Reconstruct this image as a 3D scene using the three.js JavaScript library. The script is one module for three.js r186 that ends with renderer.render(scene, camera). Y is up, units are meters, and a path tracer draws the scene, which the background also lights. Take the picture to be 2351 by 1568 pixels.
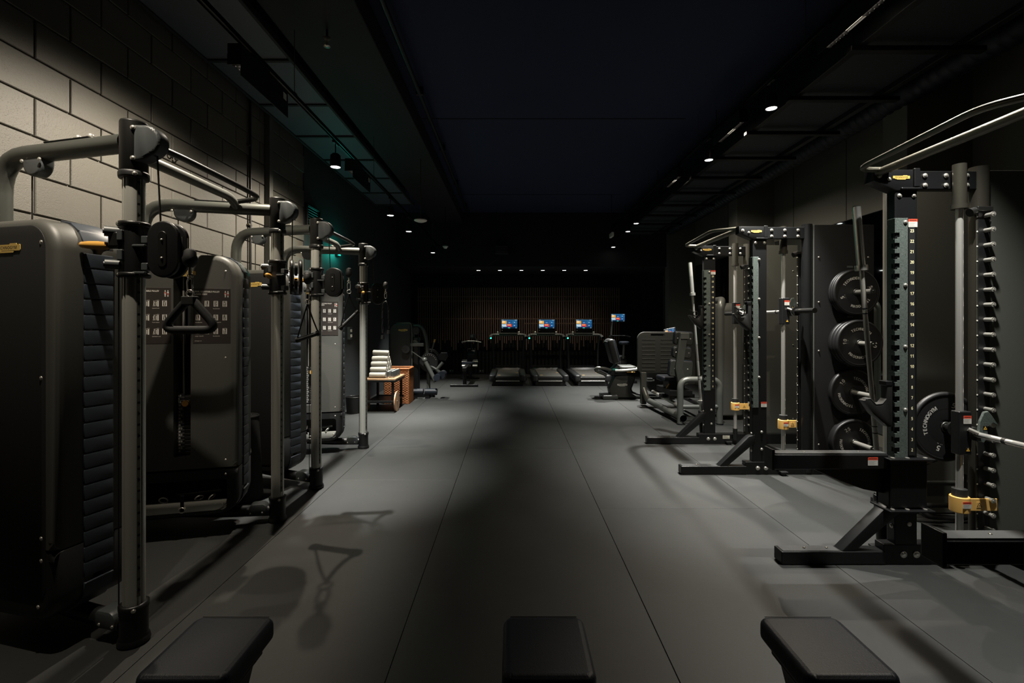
import * as THREE from 'three';
import { RoundedBoxGeometry } from 'three/addons/geometries/RoundedBoxGeometry.js';
import { mergeGeometries, toCreasedNormals } from 'three/addons/utils/BufferGeometryUtils.js';
import { Brush, Evaluator, SUBTRACTION } from 'three-bvh-csg';
import { RectAreaLightUniformsLib } from 'three/addons/lights/RectAreaLightUniformsLib.js';

// ---------- camera, lights in general, exposure ----------
RectAreaLightUniformsLib.init();
const scene = new THREE.Scene();
scene.background = new THREE.Color(0x000000);
const FRAME_W = 2351, FRAME_H = 1568;
const camera = new THREE.PerspectiveCamera(2 * Math.atan(784 / 1110) * 180 / Math.PI, FRAME_W / FRAME_H, 0.05, 60);
camera.position.set(0, 1.5, 0);
camera.lookAt(0, 1.5, -10);
camera.setViewOffset(FRAME_W, FRAME_H, 0, 44, FRAME_W, FRAME_H);
scene.add(camera);
const renderer = new THREE.WebGLRenderer({ antialias: true });
renderer.toneMapping = THREE.LinearToneMapping;
renderer.toneMappingExposure = 1.2;
renderer.shadowMap.enabled = true;
const WARM = 0xfff1dc, NEUTRAL = 0xfbf9f2;   // linear fittings are warmer than the pendant spots
const SPOT = 92, WASH = 25;            // candela of a spot and of a linear fitting

// ---------- helpers ----------
let seed = 7;
const rnd = () => { seed = (seed * 1664525 + 1013904223) >>> 0; return seed / 4294967296; };
const V = (x, y, z) => new THREE.Vector3(x, y, z);
const used = {};
function numbered(n) { const k = used[n] = (used[n] ?? -1) + 1; return k ? n + '_' + String(k).padStart(3, '0') : n; }
function thing(name, label, category, pos = [0, 0, 0], turn = 0, group) {
  const o = new THREE.Group(); o.name = numbered(name); o.position.set(...pos); o.rotation.y = turn;
  o.userData = { label, category }; if (group) o.userData.group = group; scene.add(o); return o;
}
function single(name, label, category, geo, mat, group) {
  const o = new THREE.Mesh(geo, mat); o.name = numbered(name); o.userData = { label, category }; if (group) o.userData.group = group; scene.add(o); return o;
}
function struct(name, geo, mat) { const o = new THREE.Mesh(geo, mat); o.name = name; o.userData = { kind: 'structure' }; scene.add(o); return o; }
function part(parent, name, geo, mat, pos, rot, label) {
  const o = new THREE.Mesh(geo, mat); o.name = name; if (pos) o.position.set(...pos); if (rot) o.rotation.set(...rot);
  if (label) o.userData.label = label; parent.add(o); return o;
}
const tr = (g, x = 0, y = 0, z = 0, rx = 0, ry = 0, rz = 0) => {
  g.applyMatrix4(new THREE.Matrix4().makeRotationFromEuler(new THREE.Euler(rx, ry, rz))); g.translate(x, y, z); return g;
};
const rbox = (w, h, d, r = 0.005, s = 1) => new RoundedBoxGeometry(w, h, d, s, Math.min(r, w / 2.01, h / 2.01, d / 2.01));
const bx = (x0, x1, y0, y1, z0, z1, r = 0.005) => tr(rbox(x1 - x0, y1 - y0, Math.abs(z1 - z0), r), (x0 + x1) / 2, (y0 + y1) / 2, (z0 + z1) / 2);
const cyl = (r, h, s = 20, r2 = r) => new THREE.CylinderGeometry(r2, r, h, s);
function rod(a, b, r, s = 14, r2 = r) {
  const d = b.clone().sub(a), g = new THREE.CylinderGeometry(r2, r, d.length(), s);
  g.applyQuaternion(new THREE.Quaternion().setFromUnitVectors(V(0, 1, 0), d.clone().normalize()));
  const m = a.clone().add(b).multiplyScalar(0.5); return g.translate(m.x, m.y, m.z);
}
const sph = (r, w = 12, h = 8) => new THREE.SphereGeometry(r, w, h);
const merge = (list) => mergeGeometries(list.map((g) => (g.index ? g.toNonIndexed() : g)));
function bendPath(pts, R, n = 6) {            // polyline with rounded corners
  const out = [pts[0].clone()];
  for (let i = 1; i < pts.length - 1; i++) {
    const p = pts[i], a = pts[i - 1].clone().sub(p), b = pts[i + 1].clone().sub(p);
    const t = Math.min(R, a.length() * 0.48, b.length() * 0.48);
    const A = p.clone().add(a.setLength(t)), B = p.clone().add(b.setLength(t));
    for (let k = 0; k <= n; k++) { const u = k / n; out.push(A.clone().multiplyScalar((1 - u) ** 2).add(p.clone().multiplyScalar(2 * u * (1 - u))).add(B.clone().multiplyScalar(u * u))); }
  }
  out.push(pts[pts.length - 1].clone()); return out;
}
function sweep(pts, r, seg = 12, flat = 1) {   // round (or flattened) bar along a path, closed at both ends
  const P = [], N = [], U = [], I = [];
  let nrm = null;
  for (let i = 0; i < pts.length; i++) {
    const t = pts[Math.min(i + 1, pts.length - 1)].clone().sub(pts[Math.max(i - 1, 0)]).normalize();
    if (!nrm) nrm = Math.abs(t.y) < 0.9 ? V(0, 1, 0) : V(1, 0, 0);
    nrm = nrm.clone().sub(t.clone().multiplyScalar(nrm.dot(t))).normalize();
    const b = t.clone().cross(nrm);
    for (let k = 0; k <= seg; k++) {
      const a = k / seg * Math.PI * 2, o = nrm.clone().multiplyScalar(Math.cos(a) * flat).add(b.clone().multiplyScalar(Math.sin(a)));
      P.push(pts[i].x + o.x * r, pts[i].y + o.y * r, pts[i].z + o.z * r); const nn = o.clone().normalize(); N.push(nn.x, nn.y, nn.z); U.push(k / seg, i / pts.length);
      if (i && k) { const w = seg + 1, q = i * w + k; I.push(q - w - 1, q, q - 1, q - w - 1, q - w, q); }
    }
  }
  for (const e of [0, pts.length - 1]) {
    const t = e ? pts[e].clone().sub(pts[e - 1]).normalize() : pts[0].clone().sub(pts[1]).normalize(), c = P.length / 3, s0 = e * (seg + 1) * 3;
    P.push(pts[e].x, pts[e].y, pts[e].z); N.push(t.x, t.y, t.z); U.push(0, 0);
    for (let k = 0; k <= seg; k++) { P.push(P[s0 + k * 3], P[s0 + k * 3 + 1], P[s0 + k * 3 + 2]); N.push(t.x, t.y, t.z); U.push(0, 0); if (k) e ? I.push(c, c + k + 1, c + k) : I.push(c, c + k, c + k + 1); }
  }
  const g = new THREE.BufferGeometry();
  g.setAttribute('position', new THREE.Float32BufferAttribute(P, 3)); g.setAttribute('normal', new THREE.Float32BufferAttribute(N, 3)); g.setAttribute('uv', new THREE.Float32BufferAttribute(U, 2)); g.setIndex(I);
  return g;
}
const bent = (pts, r, R = 0.08, seg = 12, flat = 1) => sweep(bendPath(pts.map((p) => V(...p)), R), r, seg, flat);
function rr(w, h, r, S = THREE.Shape) { const s = new S(), x = w / 2, y = h / 2; const c = Array.isArray(r) ? r : [r, r, r, r];  // corner radii: top right, top left, bottom left, bottom right
  s.moveTo(x, -y + c[3]); s.lineTo(x, y - c[0]); s.absarc(x - c[0], y - c[0], c[0], 0, Math.PI / 2); s.lineTo(-x + c[1], y); s.absarc(-x + c[1], y - c[1], c[1], Math.PI / 2, Math.PI);
  s.lineTo(-x, -y + c[2]); s.absarc(-x + c[2], -y + c[2], c[2], Math.PI, Math.PI * 1.5); s.lineTo(x - c[3], -y); s.absarc(x - c[3], -y + c[3], c[3], Math.PI * 1.5, Math.PI * 2); return s; }
const tidy = (p) => p.filter((v, i) => v.distanceTo(p[(i + 1) % p.length]) > 1e-4);
const rrAt = (w, h, r, x, y) => new THREE.Path(tidy(rr(w, h, r, THREE.Path).getPoints(6)).map((v) => v.add(new THREE.Vector2(x, y))));
const poly = (pts) => new THREE.Shape(pts.map(([x, y]) => new THREE.Vector2(x, y)));
function ext(shape, depth, bevel = 0.003, bs = 1, curve = 6) {   // centred on z
  const b = Math.min(bevel, depth / 2.1);
  const g = new THREE.ExtrudeGeometry(shape, { depth: depth - 2 * b, bevelEnabled: b > 0, bevelThickness: b, bevelSize: b, bevelOffset: -b, bevelSegments: bs, curveSegments: curve });
  g.translate(0, 0, -(depth - 2 * b) / 2);
  return bs > 1 ? toCreasedNormals(g, 0.7) : g;
}
const csg = new Evaluator(); csg.useGroups = false;
const cut = (g, tool) => { const a = new Brush(g), b = new Brush(tool); a.updateMatrixWorld(); b.updateMatrixWorld(); return csg.evaluate(a, b, SUBTRACTION).geometry; };
const lathe = (pts, s = 28) => new THREE.LatheGeometry(pts.map(([x, y]) => new THREE.Vector2(x, y)), s);
const ring = (R, r, s = 20, t = 8, arc = Math.PI * 2) => new THREE.TorusGeometry(R, r, t, s, arc);

// ---------- textures and materials ----------
function noiseTex(n, fn, srgb, rep = 1) {
  const d = new Uint8Array(n * n * 4);
  for (let y = 0; y < n; y++) for (let x = 0; x < n; x++) { const c = fn(x, y), i = (y * n + x) * 4; d[i] = c[0]; d[i + 1] = c[1]; d[i + 2] = c[2]; d[i + 3] = 255; }
  const t = new THREE.DataTexture(d, n, n); t.wrapS = t.wrapT = THREE.RepeatWrapping; t.magFilter = THREE.LinearFilter; t.minFilter = THREE.LinearMipmapLinearFilter; t.generateMipmaps = true; t.repeat.set(rep, rep);
  if (srgb) t.colorSpace = THREE.SRGBColorSpace; t.needsUpdate = true; return t;
}
function valueNoise(n, cells) {               // tiling smooth noise
  const g = Float32Array.from({ length: cells * cells }, rnd), o = new Float32Array(n * n), s = (t) => t * t * (3 - 2 * t);
  for (let y = 0; y < n; y++) for (let x = 0; x < n; x++) {
    const u = x / n * cells, v = y / n * cells, i = u | 0, j = v | 0, a = s(u - i), b = s(v - j), i1 = (i + 1) % cells, j1 = (j + 1) % cells;
    o[y * n + x] = (g[j * cells + i] * (1 - a) + g[j * cells + i1] * a) * (1 - b) + (g[j1 * cells + i] * (1 - a) + g[j1 * cells + i1] * a) * b;
  }
  return o;
}
const N1 = valueNoise(512, 6), N2 = valueNoise(512, 24), N3 = valueNoise(512, 96), N4 = valueNoise(512, 220);
const at = (N, x, y) => N[y * 512 + x];
const grey = (v, t = [1, 1, 1]) => t.map((k) => Math.max(0, Math.min(255, v * k)));
const texRubber = noiseTex(512, (x, y) => { const f = 0.8 * at(N1, x, y) + 0.5 * at(N2, x, y) + 0.35 * at(N3, x, y) + 0.45 * at(N4, x, y); const sp = rnd() > 0.9993 ? 70 : 0; return grey(168 + 34 * (f - 1.05) + sp + rnd() * 14, [1, 1, 0.97]); }, true);
const texFine = noiseTex(512, (x, y) => grey(120 + 110 * (0.6 * at(N4, x, y) + 0.5 * at(N3, x, y) - 0.5) + rnd() * 26));
const texBlock = noiseTex(512, (x, y) => grey(128 + 90 * (0.5 * at(N2, x, y) + 0.5 * at(N3, x, y) + 0.4 * at(N4, x, y) - 0.7) + (at(N3, x, y) < 0.12 ? -60 : 0)));
const texGalv = noiseTex(512, (x, y) => grey(150 + 120 * (0.55 * at(N3, x, y) + 0.45 * at(N4, x, y) - 0.5) + 40 * (at(N2, x, y) - 0.5), [0.96, 1, 0.98]), true);
const texLeather = noiseTex(512, (x, y) => grey(90 + 150 * Math.abs(at(N4, x, y) - 0.5) + 50 * at(N3, x, y)));
const texWood = noiseTex(512, (x, y) => { const g = at(N3, x, (y >> 3) & 511) * 0.5 + at(N1, x, (y >> 1) & 511) * 0.5; return grey(150 + 70 * (g - 0.5), [1.0, 0.78, 0.58]); }, true);
const texTowel = noiseTex(512, (x, y) => grey(110 + 120 * at(N4, x, y) * at(N3, x, y) + rnd() * 60));
const withRep = (t, a, b = a) => { const c = t.clone(); c.repeat.set(a, b); c.needsUpdate = true; return c; };
const M = (color, roughness = 0.5, metalness = 0, extra = {}) => new THREE.MeshStandardMaterial({ color, roughness, metalness, ...extra });
const m = {
  black: M(0x0c0d0e, 0.42), blackMatte: M(0x0a0b0c, 0.75), panelBlack: M(0x08090a, 0.72), blackGloss: M(0x08090a, 0.22),
  frame: M(0x111213, 0.36, 0.25), shell: M(0x42423e, 0.5), shellDark: M(0x161718, 0.5), rib: M(0x2d333b, 0.42),
  greyPlastic: M(0x3f4344, 0.42), steelGrey: M(0x6d6a60, 0.33, 0.75), tube: M(0x595b57, 0.38, 0.35), armTube: M(0x474945, 0.36, 0.45), blackTube: M(0x1a1a19, 0.38, 0.3),
  alu: M(0xcacac2, 0.36, 0.62), aluDark: M(0x4c4d4a, 0.4, 0.8), chrome: M(0xe6e4de, 0.28, 0.82), chromeSatin: M(0xcfccc3, 0.33, 0.8),
  galv: M(0xa4aca8, 0.45, 0.45, { map: withRep(texGalv, 9) }), gold: M(0xc79543, 0.32, 0.1), goldPlate: M(0xd9a94f, 0.4), paleGold: M(0xd2a65c, 0.38),
  rubber: M(0x191a1a, 0.55, 0, { bumpMap: withRep(texFine, 5), bumpScale: 0.0006 }), leather: new THREE.MeshPhysicalMaterial({ color: 0x131922, specularIntensity: 0.8, roughness: 0.5, bumpMap: withRep(texLeather, 4), bumpScale: 0.0009 }),
  cable: M(0x070707, 0.45), towel: M(0x8f8b80, 0.95, 0, { bumpMap: withRep(texTowel, 3), bumpScale: 0.004 }), wicker: M(0x8a5226, 0.65), wood: M(0xffffff, 0.5, 0, { map: withRep(texWood, 1) }),
  canMetal: M(0xb8bab8, 0.28, 0.97), white: M(0xd8d6cc, 0.5), plateRubber: M(0x0d0d0e, 0.48, 0, { bumpMap: withRep(texFine, 4), bumpScale: 0.0003 }),
  slat: M(0x584438, 0.6), padGrey: M(0x333532, 0.5), teal: M(0x2f8f86, 0.5),
};
function canvasTex(w, h, draw) {
  const c = document.createElement('canvas'); c.width = w; c.height = h; const g = c.getContext('2d'); draw(g, w, h);
  const t = new THREE.CanvasTexture(c); t.colorSpace = THREE.SRGBColorSpace; t.anisotropy = 8; return t;
}
// ---------- the room ----------
const XL = -2.85, XR = 4.43, ZB = -14.2, ZF = 2.4, YC = 4.2;
const mFloor = M(0x292b2b, 0.6, 0, { map: texRubber, bumpMap: texFine, bumpScale: 0.0004 });
const mFloors = [1, 0.94, 1.06].map((k) => { const c = mFloor.clone(); c.color.multiplyScalar(k); return c; });
const floor = struct('floor', bx(XL - 0.2, XR + 0.2, -0.12, -0.012, ZB - 0.2, ZF + 0.2, 0.001), M(0x050505, 0.9));
{ // rubber floor rolls laid lengthwise, butted with thin seams
  const xs = [XL, -1.66, -0.53, 0.70, 2.0, 3.2, XR], cuts = [[0.9, -3.4, -8.2], [1.1, -4.6, -9.6], [0.4, -5.7, -10.9], [1.5, -3.9, -8.9], [0.7, -5.2, -11.0], [0.2, -4.4, -9.2]];
  for (let i = 0; i < 6; i++) {
    const zs = [ZF, ...cuts[i], ZB];
    for (let k = 0; k < 4; k++) {
      const g = bx(xs[i] + 0.0015, xs[i + 1] - 0.0015, -0.012, 0, zs[k] - 0.0015, zs[k + 1] + 0.0015, 0.002), uv = g.attributes.uv, p = g.attributes.position;
      for (let q = 0; q < uv.count; q++) uv.setXY(q, p.getX(q) * 0.55 + i * 0.31, p.getZ(q) * 0.55 + k * 0.17);
      part(floor, 'rubber_mat', g, mFloors[(i * 2 + k) % 3]);
    }
  }
}
const mPaint = M(0x161718, 0.7, 0, { bumpMap: withRep(texFine, 3), bumpScale: 0.0006 });
const mWallR = M(0x55554f, 0.72, 0, { bumpMap: withRep(texFine, 6), bumpScale: 0.0005 });
const mCeil = M(0x1c2440, 0.85);
const mMortar = M(0x504d45, 0.8), mBlock = [0x504e48, 0x4c4a44, 0x53514b].map((c) => M(c, 0.62, 0, { bumpMap: texBlock, bumpScale: 0.0022 }));
const wallL = struct('wall_left', bx(XL - 0.25, XL - 0.012, 0, YC, ZF, ZB, 0.001), mMortar);
{ // painted concrete blocks in running bond
  const L = 0.4665, H = 0.2328, J = 0.010, D = 0.02, c = 0.004;
  const blockGeo = (l, k) => { // front face with chamfered edges, set on the mortar bed
    const g = ext(poly([[-l / 2 + J / 2, -H / 2 + J / 2], [l / 2 - J / 2, -H / 2 + J / 2], [l / 2 - J / 2, H / 2 - J / 2], [-l / 2 + J / 2, H / 2 - J / 2]]), D, c, 1);
    const uv = g.attributes.uv, p = g.attributes.position; for (let i = 0; i < uv.count; i++) uv.setXY(i, p.getX(i) * 1.9 + k * 0.37, p.getY(i) * 1.9 + k * 0.21);
    return g.rotateY(Math.PI / 2);
  };
  const geos = [0, 1, 2, 3, 4].map((k) => blockGeo(L, k)), half = blockGeo(L / 2, 5);
  for (let r = 0; r < 18; r++) for (let i = 0; i < 12; i++) {
    const z = -1.86 - (i + (r % 2 ? 0.5 : 0) + 0.19) * L, y = 0.046 + (r + 0.5) * H;
    if (y + H / 2 > YC || z < -6.6) continue;
    part(wallL, 'block', geos[(r * 5 + i * 3) % 5], mBlock[(r * 7 + i * 5 + (i * r) % 3) % 3], [XL - 0.004 + ((r * 13 + i * 7) % 5) * 0.0005, y, z]);
  }
  part(wallL, 'plaster', bx(XL - 0.012, XL + 0.004, 0, YC, -6.62, ZB, 0.001), M(0x22282a, 0.75));
  part(wallL, 'plaster', bx(XL - 0.012, XL + 0.004, 0, YC, ZF, -1.6, 0.001), mPaint);
}
struct('wall_back', bx(XL - 0.2, XR + 0.2, 0, YC, ZB, ZB - 0.2, 0.001), M(0x0b0b0c, 0.8));
struct('wall_front', bx(XL - 0.2, XR + 0.2, 0, YC, ZF, ZF + 0.2, 0.001), mPaint);
const wallR = struct('wall_right', bx(XR, XR + 0.25, 0, YC, ZF, ZB, 0.001), mWallR);
const ceiling = struct('ceiling', bx(XL - 0.2, XR + 0.2, YC, YC + 0.2, ZF + 0.2, ZB - 0.2, 0.001), mCeil);
part(ceiling, 'board_joint', merge([-2.6, -6.4, -10.2].map((z) => bx(-1.2, 2.3, YC - 0.006, YC + 0.01, z, z - 0.02, 0.001))), M(0x070a10, 0.8));
// soffit over the cardio machines at the back
const soffit = struct('trim_1', bx(XL, XR, 2.87, YC, -11.9, ZB, 0.01), M(0x08090b, 0.8));
// piers on the right wall
[-4.65, -8.17, -11.7].forEach((z, i) => struct('trim_' + (i + 2), bx(3.8, XR + 0.01, 0, YC, z, z - 0.31, 0.006), mWallR));
// wall panel joints on the right wall
part(wallR, 'panel_joint', merge([-6.4, -7.6, -9.9].map((z) => bx(XR - 0.003, XR + 0.01, 2.84, YC, z, z - 0.012, 0.001))), M(0x101010, 0.8));
// wall mirrors
const mMirror = M(0x8d9494, 0.03, 1);
const mirrorLabels = ['wide dark wall mirror behind the smith machine with weight plates', 'dark wall mirror behind the leg press, beyond the second pier', 'narrow dark wall mirror in the far right corner of the gym'];
[[-5.0, -8.14], [-8.5, -11.66], [-12.05, -14.0]].forEach(([a, b], i) => {
  const o = thing('wall_mirror', mirrorLabels[i], 'mirror', [XR - 0.006, 0, (a + b) / 2], 0, 'mirrors on the right wall'), n = 2, w = (a - b) / n;
  for (let k = 0; k < n; k++) part(o, 'pane', rbox(0.01, 2.68, w - 0.006, 0.002), mMirror, [0, 1.5, (k - 0.5) * w]);
  part(o, 'edge_trim', bx(-0.006, 0.004, 2.842, 2.852, (a - b) / 2, (b - a) / 2, 0.002), m.aluDark);
});
// perforated acoustic panels along the left of the ceiling
const texPerf = canvasTex(512, 512, (g) => { g.fillStyle = '#fff'; g.fillRect(0, 0, 512, 512); g.fillStyle = '#000';
  for (let r = 0; r < 16; r++) for (let c = 0; c < 16; c++) { const x = c * 32 + (r % 2) * 16, y = r * 32; if ((r * 7 + c * 5) % 4 < 2) g.fillRect(x + 6, y + 10, 18, 8); else g.fillRect(x + 10, y + 5, 8, 18); } });
const mPerf = M(0x4b5058, 0.6, 0.2, { map: texPerf });
{
  const t = thing('ceiling_grille', 'row of dark perforated metal ceiling panels hung above the left wall', 'ceiling panel', [-2.39, 3.9, 0]);
  part(t, 'frame', merge([bx(-0.40, -0.37, -0.03, 0.03, 0.1, -9.9), bx(0.37, 0.40, -0.03, 0.03, 0.1, -9.9), ...Array.from({ length: 12 }, (_, i) => bx(-0.39, 0.39, -0.03, 0.03, 0.1 - 0.9 * i + 0.02, 0.1 - 0.9 * i - 0.02))]), m.blackMatte);
  for (let i = 0; i < 11; i++) {
    const g = bx(-0.37, 0.37, -0.012, 0, 0.08 - 0.9 * i, -0.78 - 0.9 * i, 0.001), uv = g.attributes.uv, p = g.attributes.position;
    for (let q = 0; q < uv.count; q++) uv.setXY(q, p.getX(q) * 2.4, p.getZ(q) * 2.4);
    part(t, 'perforated_panel', g, mPerf);
  }
  part(t, 'hanger', merge([-1, -3.6, -6.3, -9].map((z) => rod(V(0.385, 0, z), V(0.385, 0.3, z), 0.006, 6))), m.blackMatte);
}
single('ceiling_beam', 'deep black boxed beam running lengthwise beside the perforated ceiling panels', 'beam', bx(-1.95, -1.2, 3.95, YC, 2.2, -11.9, 0.01), m.blackMatte);
{ // conduit with saddles
  const t = thing('ceiling_conduit', 'thin black pipe running lengthwise under the middle ceiling', 'pipe', [-1.05, 4.1, 0]);
  part(t, 'pipe', rod(V(0, 0, 1.6), V(0, 0, -11.85), 0.025, 12), m.black);
  for (let i = 0; i < 6; i++) part(t, 'clamp', tr(rbox(0.09, 0.1, 0.04, 0.01), 0, 0.03, -1.9 - i * 1.8), m.black);
  part(t, 'branch', rod(V(-0.02, 0, -1.9), V(-0.75, 0, -1.9), 0.02, 10), m.black);
}
{ // service tray on the right
  const t = thing('cable_tray', 'black cable tray with cross brackets hung below the right ceiling', 'cable tray', [3.05, 3.62, 0]);
  part(t, 'side_rail', bx(-0.42, -0.36, -0.02, 0.12, 0.5, -11.8), m.black);
  part(t, 'side_rail', bx(0.36, 0.42, -0.02, 0.12, 0.5, -11.8), m.black);
  part(t, 'tray_floor', bx(-0.36, 0.36, 0.03, 0.045, 0.5, -11.8, 0.002), M(0x33373c, 0.6, 0.3));
  for (let i = 0; i < 13; i++) part(t, 'cross_bracket', bx(-0.48, 0.55, -0.06, -0.02, -1.2 - i * 0.82, -1.26 - i * 0.82, 0.004), m.black);
  part(t, 'hanger', merge([-1.2, -3.66, -6.12, -8.58, -11.04].map((z) => rod(V(-0.45, -0.02, z - 0.03), V(-0.45, 0.58, z - 0.03), 0.006, 6))), m.black);
  const d = thing('flexible_duct', 'ribbed dark flexible air duct lying beside the right cable tray', 'duct', [3.78, 3.72, 0]);
  const pr = []; for (let i = 0; i <= 110; i++) { pr.push([0.125, -i * 0.1], [0.135, -i * 0.1 - 0.03], [0.135, -i * 0.1 - 0.06], [0.125, -i * 0.1 - 0.09]); }
  part(d, 'duct_wall', lathe(pr, 16).rotateX(Math.PI / 2).translate(0, 0, -0.5), M(0x1b2027, 0.45, 0.4));
  part(d, 'strap', merge([-2, -5, -8, -11].map((z) => bx(-0.005, 0.005, 0.13, 0.44, z, z - 0.04, 0.001))), m.black);
}
{ // conduit and trunking on the left wall
  const t = thing('wall_conduit', 'thin dark vertical conduit running up the block wall', 'pipe', [XL + 0.03, 0, -5.21]);
  part(t, 'pipe', rod(V(0, 0.02, 0), V(0, 4.18, 0), 0.013, 10), m.black);
  for (const y of [0.6, 1.9, 2.55, 3.4]) part(t, 'saddle', tr(rbox(0.03, 0.02, 0.06, 0.004), -0.008, y, 0), m.steelGrey);
  single('cable_trunking', 'grey painted box trunking rising on the block wall behind the cable machine', 'trunking', bx(XL + 0.008, XL + 0.07, 0.01, 4.18, -5.55, -5.63), M(0x4b4c48, 0.6));
  const h = thing('wall_hook', 'small twisted metal hook fixed high on the block wall', 'hook', [XL + 0.02, 2.89, -4.02]);
  part(h, 'ring', ring(0.022, 0.006, 14, 6).rotateY(Math.PI / 2), m.black, [0.02, 0, 0.03]); part(h, 'ring', ring(0.022, 0.006, 14, 6).rotateY(Math.PI / 2), m.black, [0.02, -0.01, -0.03]); part(h, 'stem', rod(V(-0.02, 0, 0), V(0.03, 0, 0), 0.006, 8), m.black);
  const s = thing('wall_switch', 'grey double switch box on the left wall beside the cable machine', 'switch', [XL + 0.03, 1.31, -8.4]);
  part(s, 'box', rbox(0.05, 0.22, 0.14, 0.01), m.greyPlastic); part(s, 'rocker', rbox(0.01, 0.05, 0.07, 0.003), m.white, [0.028, 0.045, 0]); part(s, 'rocker', rbox(0.01, 0.05, 0.07, 0.003), m.white, [0.028, -0.045, 0]);
}
{ // fittings on the far stretch of the left wall
  const v = thing('wall_vent', 'dark slatted air vent high on the left wall beyond the block wall', 'vent', [XL + 0.03, 2.97, -6.85]);
  part(v, 'frame', merge([bx(-0.025, 0.02, -0.16, -0.14, 0.22, -0.22), bx(-0.025, 0.02, 0.14, 0.16, 0.22, -0.22), bx(-0.025, 0.02, -0.15, 0.15, 0.22, 0.2), bx(-0.025, 0.02, -0.15, 0.15, -0.2, -0.22)]), m.black);
  for (let i = 0; i < 8; i++) part(v, 'slat', rbox(0.03, 0.006, 0.4, 0.001), m.black, [0, -0.122 + i * 0.035, 0], [0, 0, 0.5]);
  const r = thing('wall_bracket', 'pale tubular bracket fixed to the left wall above the far weight tower', 'bracket', [XL + 0.02, 2.12, -6.75]);
  part(r, 'plate', rbox(0.03, 0.12, 0.12, 0.006), m.greyPlastic); part(r, 'tube', rod(V(0.0, 0.02, 0), V(0.42, 0.0, 0), 0.045, 18), m.greyPlastic); part(r, 'end_cap', rod(V(0.42, 0, 0), V(0.44, 0, 0), 0.035, 16), m.steelGrey); part(r, 'clip', rbox(0.06, 0.1, 0.11, 0.008), m.black, [0.16, 0.01, 0]);
}
// ---------- track lighting ----------
const mLens = new THREE.MeshStandardMaterial({ color: 0xffffff, emissive: NEUTRAL, emissiveIntensity: 9, roughness: 0.4 });
const mLensDim = new THREE.MeshStandardMaterial({ color: 0xffffff, emissive: WARM, emissiveIntensity: 2.2, roughness: 0.4 });
function track(name, label, x, y, z0, z1) {
  const t = thing(name, label, 'track', [x, y, 0]);
  part(t, 'rail', merge([bx(-0.018, 0.018, 0.01, 0.035, z0, z1, 0.002), bx(-0.018, -0.012, 0, 0.02, z0, z1, 0.001), bx(0.012, 0.018, 0, 0.02, z0, z1, 0.001)]), M(0x17191b, 0.35, 0.6));
  for (let z = z0 - 0.6; z > z1; z -= 2.3) { const c = part(t, 'hanger_wire', rod(V(0, 0.03, z), V(0, YC - y - (x < 0 ? 0.28 : 0), z), 0.003, 6), m.steelGrey); part(c, 'hanger_clip', rbox(0.03, 0.02, 0.05, 0.004), m.steelGrey, [0, 0.04, z]); }
  return t;
}
track('lighting_track', 'black lighting track hung along the left side over the cable machines', -1.8, 3.35, 1.2, -11.8);
track('lighting_track', 'black lighting track hung along the right side over the smith machines', 2.43, 3.78, 1.2, -11.8);
function spot(x, y, z, top, label, cd, half, tx = 0, tz = 0) {
  const t = thing('track_spotlight', label, 'spotlight', [x, y, z], 0, 'track spotlights');
  part(t, 'stem', rod(V(0, 0.1, 0), V(0, top - y, 0), 0.006, 8), m.black);
  part(t, 'adapter', rbox(0.03, 0.03, 0.12, 0.006), m.black, [0, top - y - 0.01, 0]);
  const h = part(t, 'housing', lathe([[0.001, 0.14], [0.03, 0.14], [0.05, 0.12], [0.055, 0.0], [0.052, 0.0], [0.048, 0.012], [0.001, 0.014]], 24), m.black);
  part(h, 'lens', cyl(0.046, 0.006, 24), mLens, [0, 0.006, 0]);
  const L = new THREE.SpotLight(NEUTRAL, cd, 0, half * Math.PI / 180, 0.85, 2); L.name = 'beam'; L.position.set(0, -0.012, 0); L.shadow.radius = 0.9; L.castShadow = true;
  L.target.position.set(tx, -3, tz); t.add(L, L.target);
}
const LS = [[-0.4, 'out of the way above the nearest bench'], [-2.2, 'first over the nearest cable tower'], [-4.93, 'pendant track spotlight above the third cable column'], [-7.16, 'second visible pendant spotlight along the left track'], [-8.43, 'third visible pendant spotlight along the left track'], [-11.0, 'farthest pendant spotlight on the left track near the slatted screen']];
LS[0][1] = 'track spotlight on the left track above the camera position'; LS[1][1] = 'left track spotlight directly over the nearest cable tower';
LS.forEach(([z, l], i) => i > 1 && spot(-1.8, 3.08, z, 3.34, l, SPOT * [0, 0, 1.0, 1.0, 1, 0.8][i], [0, 0, 30, 32, 32, 34][i], 0.1));
const RS = [[3.5, -2.5, 'right track spotlight directly over the nearest smith machine'], [3.5, -4.53, 'largest and nearest visible spotlight on the right track'], [3.5, -5.97, 'second visible spotlight along the right track, over the far rack'], [3.43, -9.46, 'higher of the two close spotlights far along the right track'], [3.40, -10.14, 'lower of the two close spotlights far along the right track'], [3.3, -11.6, 'farthest spotlight on the right track beside the white sensor']];
RS.forEach(([y, z, l], i) => spot(2.43, y, z, 3.77, l, SPOT * [0.6, 1.0, 1.0, 0.95, 0.95, 0.6][i], [35, 33, 36, 36, 36, 34][i], [0.15, -0.1, -0.1, -0.3, -0.3, -0.1][i]));
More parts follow.
